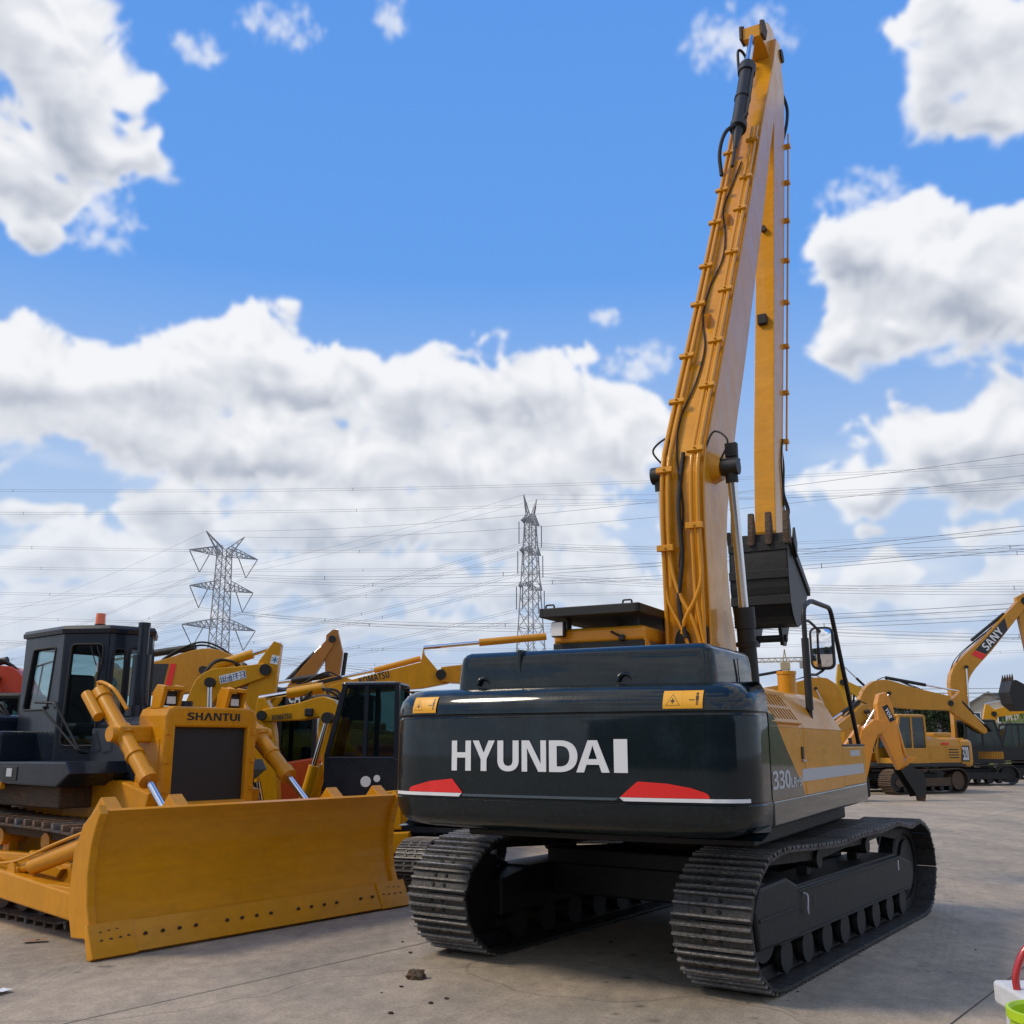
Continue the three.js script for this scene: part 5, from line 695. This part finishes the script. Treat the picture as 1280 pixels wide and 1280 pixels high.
// the digging arm of a backhoe, orange
{ const X = thing('backhoe_arm', 'bright orange bent digging arm with small black bucket on the ground', 'digger arm', [12.0, 34], 1.5), O = paint([0.78, 0.29, 0.005], 0.55, 0.35);
  // local v runs to the right
  part('boom', side([[-0.95, 0.35], [-0.6, 0.35], [-0.2, 1.7], [-0.02, 2.1], [0.24, 2.2], [0.3, 2.55], [-0.1, 2.6], [-0.55, 2.25], [-0.78, 1.6]].map(([v, y]) => [v, y]).reverse().reverse(), -0.18, 0.18, 0.02), O, X);
  part('brace', side([[-1.3, 1.55], [-1.05, 1.45], [-0.45, 2.2], [-0.6, 2.42]], -0.12, 0.12, 0.02), O, X);
  part('dipper', side([[0.05, 2.3], [0.62, 0.98], [0.82, 1.08], [0.66, 2.4], [0.56, 3.1], [0.38, 3.48], [0.14, 3.42], [0.04, 3.1]], -0.16, 0.16, 0.02), O, X);
  part('dipper_cylinder', [rod([0, 2.45, 0.7], [0, 1.5, 0.9], 0.06), rod([0, 1.55, 0.89], [0, 1.35, 0.95], 0.035)], O, X); part('boom_cylinder', rod([0.1, 0.6, -0.85], [0.1, 2.0, -0.95], 0.06), M.black, X); part('rod', rod([0, 2.1, -0.55], [0, 2.9, 0.0], 0.035), M.chrome, X);
  part('bucket_link', side([[0.62, 1.05], [1.0, 1.42], [1.28, 1.36], [1.0, 1.18], [0.8, 0.98]], -0.1, 0.1, 0.02), O, X);
  const b = sub('bucket', X); for (const u of [-0.3, 0.27]) part('side_plate', side([[0.6, 0.98], [0.9, 1.12], [1.35, 0.9], [1.42, 0.6], [1.36, 0.15], [1.1, 0.12], [0.95, 0.4]], u, u + 0.03, 0.004), M.bucket, b);
  part('shell', side([[0.85, 1.1], [1.35, 0.92], [1.42, 0.6], [1.36, 0.12], [1.3, 0.12], [1.36, 0.58], [1.3, 0.88], [0.84, 1.04]].reverse(), -0.28, 0.28, 0.004), M.bucket, b);
  for (let k = 0; k < 5; k++) part('tooth', side([[1.28, 0.14], [1.38, 0.14], [1.34, 0.0], [1.3, 0.0]].reverse(), -0.27 + k * 0.12, -0.21 + k * 0.12, 0.006), M.mudSteel, b);
  part('base_frame', [box(-0.5, 0.5, 0.15, 0.75, -1.2, -0.55, 0.04)], M.frame, X);
  const st = printed(0.5, 0.2, (x, w, h) => { x.fillStyle = '#10141c'; x.fillRect(0, 0, w, h); x.fillStyle = '#e8e8e8'; x.font = 'bold ' + h * 0.8 + 'px sans-serif'; x.textAlign = 'center'; x.fillText('YOR', w / 2, h * 0.78); }, 128);
  part('sticker', sheet(0.55, 0.2).rotateZ(-1.15).translate(0.2, 3.0, 0).rotateY(Math.PI / 2).translate(0.163, 0, 0), st, X);
}

digger({ name: 'excavator', label: 'yellow excavator with raised boom standing beyond the SANY cab', group: G2, at: [33.5, 62], heading: -1.4, paint: P3, joints: [[0.6, 2.4], [1.6, 4.2], [4.2, 3.6], [4.6, 4.2], [5.0, 1.9]], bw: 0.9, aw: 0.6 });
digger({ name: 'excavator', label: 'yellow excavator with lowered boom half hidden by the engine house', group: G2, at: [9.2, 47.5], heading: -1.5, paint: P3, rusty: true, joints: [[0.6, 2.2], [1.6, 3.9], [4.2, 3.7], [4.6, 4.3], [5.0, 2.2]], bw: 0.9, aw: 0.6, noBucket: true });

// ------------------------------------------------------------------ power line: pylons and conductors
const hazedSteel = mat([0.3, 0.31, 0.33], { roughness: 0.6, metalness: 0.2 }), cable = mat([0.22, 0.23, 0.25], { roughness: 0.7 }), glassIns = mat([0.07, 0.075, 0.085], { roughness: 0.5 });  // pylon steel is lightened to stand in for haze in the air
function pylon(label, at, heading, o) {
  const X = thing('pylon', label, 'pylon', at, heading, 'lattice pylons of the power line'), H = o.h, w = (y) => y < o.waist ? mix(o.base, o.mid, y / o.waist) : mix(o.mid, o.top, (y - o.waist) / (H - o.waist));
  const bars = [], br = (a, b, t) => bars.push(bar(a, b, t, t)), c = (y, i) => { const q = w(y) / 2, [sx, sz] = [[-1, -1], [1, -1], [1, 1], [-1, 1]][i & 3]; return [sx * q, y, sz * q]; };
  let y = 0; const lv = [0]; while (y < H - 0.5) { y += Math.max(1.5, w(y) * (y < o.waist ? 0.95 : 0.85)); lv.push(Math.min(y, H)); }
  for (let k = 0; k + 1 < lv.length; k++) for (let i = 0; i < 4; i++) { br(c(lv[k], i), c(lv[k + 1], i), 0.2); br(c(lv[k], i), c(lv[k + 1], i + 1), 0.095); br(c(lv[k], i + 1), c(lv[k + 1], i), 0.095); if (k % 2 === 0) br(c(lv[k + 1], i), c(lv[k + 1], i + 1), 0.095); }
  part('lattice', bars, hazedSteel, X).userData.kind = 'stuff';
  for (const [ya, L] of o.arms) for (const s of [-1, 1]) {
    const q = w(ya) / 2, tip = [s * L, ya + 0.2, 0], list = []; for (const z of [-q, q]) { list.push(bar([s * q, ya, z], tip, 0.15, 0.15), bar([s * q, ya + o.armRise, z], tip, 0.15, 0.15)); for (let k = 1; k < 6; k++) { const t = k / 6, u = (k - 1) / 6, p = (e, r) => [mix(s * q, s * L, e), mix(ya + r * o.armRise, ya + 0.2, e), mix(z, 0, e)]; list.push(bar(p(u, 0), p(t, 1), 0.12, 0.12), bar(p(t, 1), p(t, 0), 0.12, 0.12)); } }
    part('cross_arm', list, hazedSteel, X).userData.kind = 'stuff';
    if (o.vee) for (const e of [0.32, 0.98]) part('insulator', rod([s * mix(q, L, e), ya, 0], [s * mix(q, L, 0.62), ya - 4.6, 0], 0.11, 0.09, 8), glassIns, X); else for (const e of [-0.5, 0.5]) part('insulator', rod([s * (L - 0.4), ya, e * 1.6], [s * (L - 0.4), ya - 5, e * 1.6], 0.1, 0.1, 8), glassIns, X);
  }
  for (const s of [-1, 1]) part('peak_arm', [0.3, -0.3].flatMap((z) => [bar([s * 0.5, H - 0.3, z], [s * o.peak[0], H + o.peak[1], 0], 0.18, 0.18), bar([s * w(H) / 2, H - 2, z], [s * o.peak[0], H + o.peak[1], 0], 0.18, 0.18), ...[0.3, 0.6].map((t) => bar([s * mix(0.5, o.peak[0], t), mix(H - 0.3, H + o.peak[1], t), z], [s * mix(w(H) / 2, o.peak[0], t), mix(H - 2, H + o.peak[1], t), z], 0.1, 0.1))]), hazedSteel, X).userData.kind = 'stuff';
  return X;
}
const PA = { at: [-67, 231], hd: -0.8, h: 46.5, base: 7.4, mid: 3.5, top: 2.4, waist: 20, arms: [[44.6, 8.9], [36.5, 8.2], [27.6, 9.4]], armRise: 2.1, vee: true, peak: [5, 3.2] };
const PB = { at: [4.1, 221], hd: -0.96, h: 52, base: 7, mid: 4, top: 1.7, waist: 26, arms: [[50, 3.7], [43.2, 4.2], [35.3, 4.7]], armRise: 1.5, vee: false, peak: [2.6, 4.2] };
pylon('lattice pylon with three wide arms and V-shaped insulators', PA.at, PA.hd, PA);
pylon('slim lattice pylon with short arms and hanging insulators beside the boom', PB.at, PB.hd, PB);
// a phase: a bundle of two conductors with spacers between two far supports, sagging
function phase(a, b, sag, label, twin = 0.5, group = 'power line conductors') {
  const X = thing('power_line', label, 'power line', [0, 0], 0, group), n = 28, d = [b[0] - a[0], b[2] - a[2]], l = Math.hypot(...d), nx = -d[1] / l, nz = d[0] / l;
  const p = (t, o, e = 0) => [mix(a[0], b[0], t) + nx * o, mix(a[1], b[1], t) - sag * 4 * t * (1 - t) + e, mix(a[2], b[2], t) + nz * o];
  for (const e of twin ? [-1, 1] : [0]) part('conductor', new THREE.TubeGeometry(new THREE.CatmullRomCurve3(Array.from({ length: n + 1 }, (_, k) => P(p(k / n, 0, e * twin / 2)))), n * 2, twin ? 0.03 : 0.026, 4), cable, X);
  if (twin) for (let k = 1; k < 7; k++) part('spacer', rod(p(k / 7, 0, -twin / 2 - 0.1), p(k / 7, 0, twin / 2 + 0.1), 0.06), cable, X);
}
for (const [pl, off, nm] of [[PA, 4.8, 'pylon with V-shaped insulators'], [PB, 5.1, 'slim pylon']]) {
  const c = Math.cos(pl.hd), s = Math.sin(pl.hd), end = (u, y, v) => [pl.at[0] + u * c + v * s, y, pl.at[1] - u * s + v * c];
  const lab = 'twin conductor bundle strung from the ' + nm, g = 'conductors of the ' + nm;
  for (const [ya, L] of pl.arms) for (const e of [-1, 1]) { const u = e * (pl.vee ? L * 0.66 : L - 0.4); for (const far of [-340, 330]) phase(end(u, ya - off, 0), end(u, ya - off - (far < 0 ? 9 : 0), far), 11, lab, 0.5, g); }
  for (const e of [-1, 1]) for (const far of [-340, 330]) phase(end(e * pl.peak[0], pl.h + pl.peak[1], 0), end(e * pl.peak[0], pl.h + pl.peak[1] - (far < 0 ? 16 : 0), far), 9, 'single earth wire from the peak of the ' + nm, 0, 'earth wires of the ' + nm);
}
for (let k = 0; k < 8; k++) phase([-330, 36 + k * 6.2 + (k % 3) * 1.4, 330 - k * 6], [340, 40 + k * 6.8 - (k % 2) * 3, 300 - k * 10], 12 + (k % 3) * 2, 'far twin conductor bundle crossing the whole sky', 0.6, 'far power line crossing the sky');

// ------------------------------------------------------------------ far right: crane, houses, grassy bank, trees
{ const X = thing('tower_crane', 'distant pale tower crane with level jib', 'crane', [86, 320], 0.15), m = mat([0.42, 0.34, 0.2], { roughness: 0.7 }), b = [];
  for (let k = 0; k < 12; k++) for (const [x, z] of [[-1, -1], [1, -1], [1, 1], [-1, 1]]) { b.push(bar([x, k * 2.1, z], [x, k * 2.1 + 2.1, z], 0.3, 0.3), bar([x, k * 2.1, z], [-z, k * 2.1 + 2.1, x], 0.15, 0.15)); }
  part('mast', b, m, X).userData.kind = 'stuff'; part('cab', box(-1.4, 1.4, 24.5, 26.8, -1.2, 1.2, 0.1), m, X); const j = []; for (const z of [-0.6, 0.6]) { j.push(bar([-26, 26.9, z], [7, 27.2, z], 0.25, 0.25), bar([-26, 28, 0], [6, 28.4, 0], 0.25, 0.25)); for (let k = 0; k < 16; k++) j.push(bar([-26 + k * 2, 26.9, z], [-25 + k * 2, 28.1, 0], 0.15, 0.15), bar([-25 + k * 2, 28.1, 0], [-24 + k * 2, 26.9, z], 0.15, 0.15)); }
  part('jib', j, m, X).userData.kind = 'stuff'; part('counterweight', box(4.5, 7, 25, 27.4, -1, 1, 0.1), mat([0.3, 0.3, 0.31], { roughness: 0.8 }), X); part('peak', [bar([-0.6, 26.5, 0], [0, 31, 0], 0.3, 0.3), bar([0.6, 26.5, 0], [0, 31, 0], 0.3, 0.3)], m, X); }
function house(label, at, hd, w, d, h, wall, roof) {
  const X = thing('house', label, 'house', at, hd, 'houses beyond the grassy bank'), wm = mat(wall, { roughness: 0.85, map: paintMap }), rm = mat(roof, { roughness: 0.8, map: steelMap });
  part('wall', [box(-w / 2, w / 2, 0, h, -d / 2, d / 2, 0.02), along([[-w / 2, h], [w / 2, h], [0, h + w * 0.3]], -d / 2 + 0.02, d / 2 - 0.02, 0)], wm, X);
  for (const s of [-1, 1]) part('roof', along([[s * (w / 2 + 0.5), h - 0.3], [s * (w / 2 + 0.5), h - 0.05], [0, h + w * 0.3 + 0.28], [0, h + w * 0.3 + 0.02]], -d / 2 - 0.4, d / 2 + 0.4, 0), rm, X);
  for (const u of [-w * 0.24, w * 0.2]) { const f = part('window', box(u - 0.5, u + 0.5, h - 1.6, h - 0.3, -d / 2 - 0.05, -d / 2 + 0.03, 0.01), M.white, X); part('pane', box(u - 0.4, u + 0.4, h - 1.5, h - 0.4, -d / 2 - 0.07, -d / 2 - 0.052, 0), M.tint, f); }
}
house('cream gabled house with two small windows above the grassy bank', [61, 132], 0.35, 6.5, 9, 6.0, [0.55, 0.5, 0.42], [0.3, 0.31, 0.32]);
house('long grey roofed house behind the cream gabled one', [55, 148], 1.35, 7, 16, 5.6, [0.3, 0.32, 0.35], [0.16, 0.18, 0.21]);
house('dark low house at the far end of the bank', [70, 140], 1.3, 5, 9, 6.8, [0.2, 0.21, 0.23], [0.09, 0.1, 0.12]);
{ const g = new THREE.PlaneGeometry(60, 26, 60, 26).rotateX(-Math.PI / 2), p = g.attributes.position, col = [];
  for (let i = 0; i < p.count; i++) { const x = p.getX(i), z = p.getZ(i), e = sstep(-30, -22, x) * sstep(13, 1, z) * sstep(-13, -8, z) * sstep(30, 26, x), y = e * (4.1 + 0.9 * n2(x * 0.07, z * 0.07) + 0.35 * n2(x * 0.3, z * 0.3)) - 0.05; p.setY(i, y);
    const soil = sstep(0.2, 0.55, n2(x * 0.12 + 4, z * 0.2) + (y < 2 ? 0.25 : 0)), v = 0.85 + 0.35 * n2(x * 0.8, z * 0.8); col.push(mix(0.1, 0.17, soil) * v, mix(0.135, 0.12, soil) * v, mix(0.035, 0.07, soil) * v); }
  g.setAttribute('color', new THREE.Float32BufferAttribute(col, 3)); g.computeVertexNormals(); const m = structure('grassy_bank', g, mat([1, 1, 1], { roughness: 1, vertexColors: true })); m.position.set(67, 0, -84); m.userData.label = 'low grassy bank with bare soil patches'; m.userData.category = 'bank';
  const blade = new THREE.BufferGeometry(); blade.setAttribute('position', new THREE.Float32BufferAttribute([-0.1, 0, 0, 0.1, 0, 0, 0.02, 0.5, 0.06], 3)); blade.computeVertexNormals();
  const gm = new THREE.InstancedMesh(blade, new THREE.MeshStandardMaterial({ roughness: 1, side: THREE.DoubleSide }), 9000), r = rng(77), M4 = new THREE.Matrix4(), c = new THREE.Color(); gm.name = 'grass'; gm.userData = { kind: 'stuff', label: 'rough grass growing on the bank', category: 'grass' };
  for (let k = 0; k < 9000; k++) { const ix = Math.floor(r() * p.count), s = 0.5 + r(); M4.makeRotationY(r() * 6.28).scale(new V3(s, s, s)).setPosition(67 + p.getX(ix) + (r() - 0.5), p.getY(ix) - 0.05, -84 + p.getZ(ix) + (r() - 0.5)); gm.setMatrixAt(k, M4); gm.setColorAt(k, c.setRGB(0.09 + 0.06 * r(), 0.13 + 0.06 * r(), 0.03 + 0.02 * r())); }
  scene.add(gm); }
function tree(label, at, h, w, seed, group, tint = 1) {
  const X = thing('tree', label, 'tree', at, seed, group), r = rng(seed), bark = mat([0.07, 0.055, 0.04], { roughness: 1 });
  const limbs = [tube([[0, 0, 0], [0.1, h * 0.25, 0.05], [-0.05, h * 0.5, 0], [0.05, h * 0.8, 0]], 0.16, 7)], tips = [];
  for (let k = 0; k < 9; k++) { const a = k * 2.4, y = h * (0.35 + 0.5 * k / 9), R = w * 0.5 * (1 - 0.4 * Math.abs(k / 9 - 0.35)) * (0.7 + 0.4 * r()); const e = [Math.cos(a) * R, y + h * 0.14 * r(), Math.sin(a) * R]; limbs.push(tube([[0, y - h * 0.12, 0], [e[0] * 0.5, y, e[2] * 0.5], e], 0.06, 5)); tips.push(e, [e[0] * 0.6, e[1] + 0.4, e[2] * 0.6]); } tips.push([0, h * 0.92, 0]);
  part('trunk', limbs, bark, X);
  const pos = [], nor = [], col = [];
  for (const t of tips) for (let k = 0; k < 110; k++) { const q = new V3(r() - 0.5, r() - 0.5, r() - 0.5).normalize().multiplyScalar(w * 0.2 * Math.cbrt(r())), c = P(t).add(q), a = new V3(r() - 0.5, r() - 0.5, r() - 0.5).normalize(), b = new V3(r() - 0.5, r() - 0.5, r() - 0.5).cross(a).normalize(), s = 0.2 + 0.16 * r(), n = a.clone().cross(b), v = (0.75 + 0.5 * r()) * tint;
    for (const [x, y] of [[-0.5, -0.5], [0.6, -0.2], [0, 0.8]]) { pos.push(c.x + (a.x * x + b.x * y) * s, c.y + (a.y * x + b.y * y) * s, c.z + (a.z * x + b.z * y) * s); nor.push(n.x, n.y, n.z); col.push(0.045 * v, 0.075 * v, 0.022 * v); } }
  const g = new THREE.BufferGeometry(); g.setAttribute('position', new THREE.Float32BufferAttribute(pos, 3)); g.setAttribute('normal', new THREE.Float32BufferAttribute(nor, 3)); g.setAttribute('color', new THREE.Float32BufferAttribute(col, 3));
  const m = new THREE.Mesh(g, new THREE.MeshStandardMaterial({ vertexColors: true, roughness: 0.9, side: THREE.DoubleSide })); m.name = 'crown'; m.castShadow = m.receiveShadow = true; X.add(m);
}
tree('dark bushy tree left of the cream gabled house', [53.5, 128], 7.4, 4.2, 31, 'trees beyond the bank', 0.7); tree('taller dark tree behind the upright boom', [49.5, 126], 8.6, 4.4, 32, 'trees beyond the bank', 0.7); tree('broad dark tree by the low house', [67, 131], 7.6, 5, 33, 'trees beyond the bank', 0.75);
// ---- behind the camera: what the polished counterweight and the mirror reflect
{ const X = thing('warehouse', 'long grey warehouse with dark doors behind the yard', 'building', [-6, -62], 0.2), wm = mat([0.13, 0.14, 0.15], { roughness: 0.8, map: paintMap });
  part('wall', box(-55, 55, 0, 8.5, -9, 9, 0.02), wm, X); part('roof', along([[-56, 8.5], [56, 8.5], [56, 8.8], [0, 10.4], [-56, 8.8]], -9.6, 9.6, 0), mat([0.1, 0.105, 0.11], { roughness: 0.7 }), X); for (let k = 0; k < 7; k++) part('door', box(-48 + k * 15, -40 + k * 15, 0, 5.5, 9, 9.15, 0.02), mat([0.03, 0.035, 0.04], { roughness: 0.6 }), X); }
for (let k = 0; k < 6; k++) tree('leafy tree standing in front of the grey warehouse', [-34 + k * 12 + (k % 2) * 3, -44 - (k % 3) * 3], 9 + (k % 3) * 1.5, 6.5, 50 + k, 'trees before the warehouse');

// ------------------------------------------------------------------ small things near the camera
{ const X = thing('handled_stand', 'white plastic stand with bent red tube handle', 'stand', [2.2, 4.25], 0.06); X.scale.y = 0.955;
  const wm = mat([0.7, 0.72, 0.75], { roughness: 0.5, map: paintMap }); part('body', [box(-0.225, 0.3, 0.0, 0.815, -0.16, 0.16, 0.03)], wm, X); part('cap', box(-0.25, 0.32, 0.81, 0.905, -0.18, 0.18, 0.018), wm, X);
  part('handle', tube([[-0.222, 0.89, 0], [-0.224, 0.95, 0], [-0.2, 1.02, 0], [-0.165, 1.07, 0], [-0.11, 1.105, 0], [0.03, 1.125, 0], [0.19, 1.1, 0], [0.26, 1.03, 0], [0.285, 0.9, 0]], 0.0145, 12, 60), paint([0.5, 0.025, 0.03], 0.5, 0.5), X);
  const L = thing('bin', 'lime green open bin in front of the white stand', 'bin', [1.915, 3.86], 0), gm = mat([0.42, 0.62, 0.01], { roughness: 0.45 }), pr = [[0.1, 0.0], [0.115, 0.02], [0.148, 0.66], [0.158, 0.67], [0.158, 0.70], [0.148, 0.702], [0.14, 0.69], [0.105, 0.03]].map(([x, y]) => new THREE.Vector2(x, y + 0.185));
  pr[0].y = 0.0; pr[1].y = 0.02; part('shell', toCreasedNormals(new THREE.LatheGeometry(pr, 40), 0.5), gm, L); part('floor', new THREE.CylinderGeometry(0.1, 0.1, 0.02, 30).translate(0, 0.2, 0), gm, L); }
function lump(name, label, cat, at, r, col, seed, flatness = 0.6, group) { const g = new THREE.IcosahedronGeometry(r, 2), p = g.attributes.position; for (let i = 0; i < p.count; i++) { const x = p.getX(i) / r, y = p.getY(i) / r, z = p.getZ(i) / r, k = 1 + 0.4 * n3(x * 1.3 + seed, y * 1.3, z * 1.3) + 0.18 * n3(x * 4, y * 4 + seed, z * 4); p.setXYZ(i, x * k * r, Math.max(-0.35 * r, y * k * r * flatness), z * k * r); } g.computeVertexNormals(); const X = part(name, g.translate(0, 0.32 * r, 0), mat(col, { roughness: 0.95, map: steelMap }), scene); X.name = numbered(name); X.position.set(at[0], 0, -at[1]); X.userData = { label, category: cat }; if (group) X.userData.group = group; return X; }
lump('stone', 'brown lump of dried mud on the concrete before the excavator track', 'mud lump', [-0.76, 8.57], 0.075, [0.24, 0.17, 0.11], 3);
{ const r = rng(9); for (let k = 0; k < 16; k++) { const t = r(), at = t < 0.4 ? [-1.0 + (r() - 0.5) * 1.2, 8.1 + (r() - 0.5) * 0.9] : [-3.5 + r() * 8, 7.3 + r() * 4.2]; lump('mud_crumb', 'small dark mud crumb lying on the concrete', 'crumb', at, 0.008 + 0.012 * r(), [0.12, 0.095, 0.07], k, 0.45, 'mud crumbs on the concrete'); } }
{ const leaf = (name, label, at, col, a) => { const g = new THREE.PlaneGeometry(0.2, 0.1, 6, 3).rotateX(-Math.PI / 2), p = g.attributes.position; for (let i = 0; i < p.count; i++) p.setY(i, 0.015 + 0.025 * Math.abs(n2(p.getX(i) * 9 + a, p.getZ(i) * 9))); g.computeVertexNormals(); const m = part(name, g, new THREE.MeshStandardMaterial({ roughness: 0.9, side: THREE.DoubleSide }), scene); m.material.color.setRGB(...col); m.position.set(at[0], 0, -at[1]); m.rotation.y = a; m.userData = { label, category: 'litter' }; };
  leaf('dry_leaf', 'curled brown dry leaf beside the push arm', [-4.45, 10.05], [0.3, 0.17, 0.1], 0.4); leaf('paper_scrap', 'small white paper scrap on the concrete', [-3.8, 8.05], [0.75, 0.76, 0.78], 1.2); }

renderer.render(scene, camera);
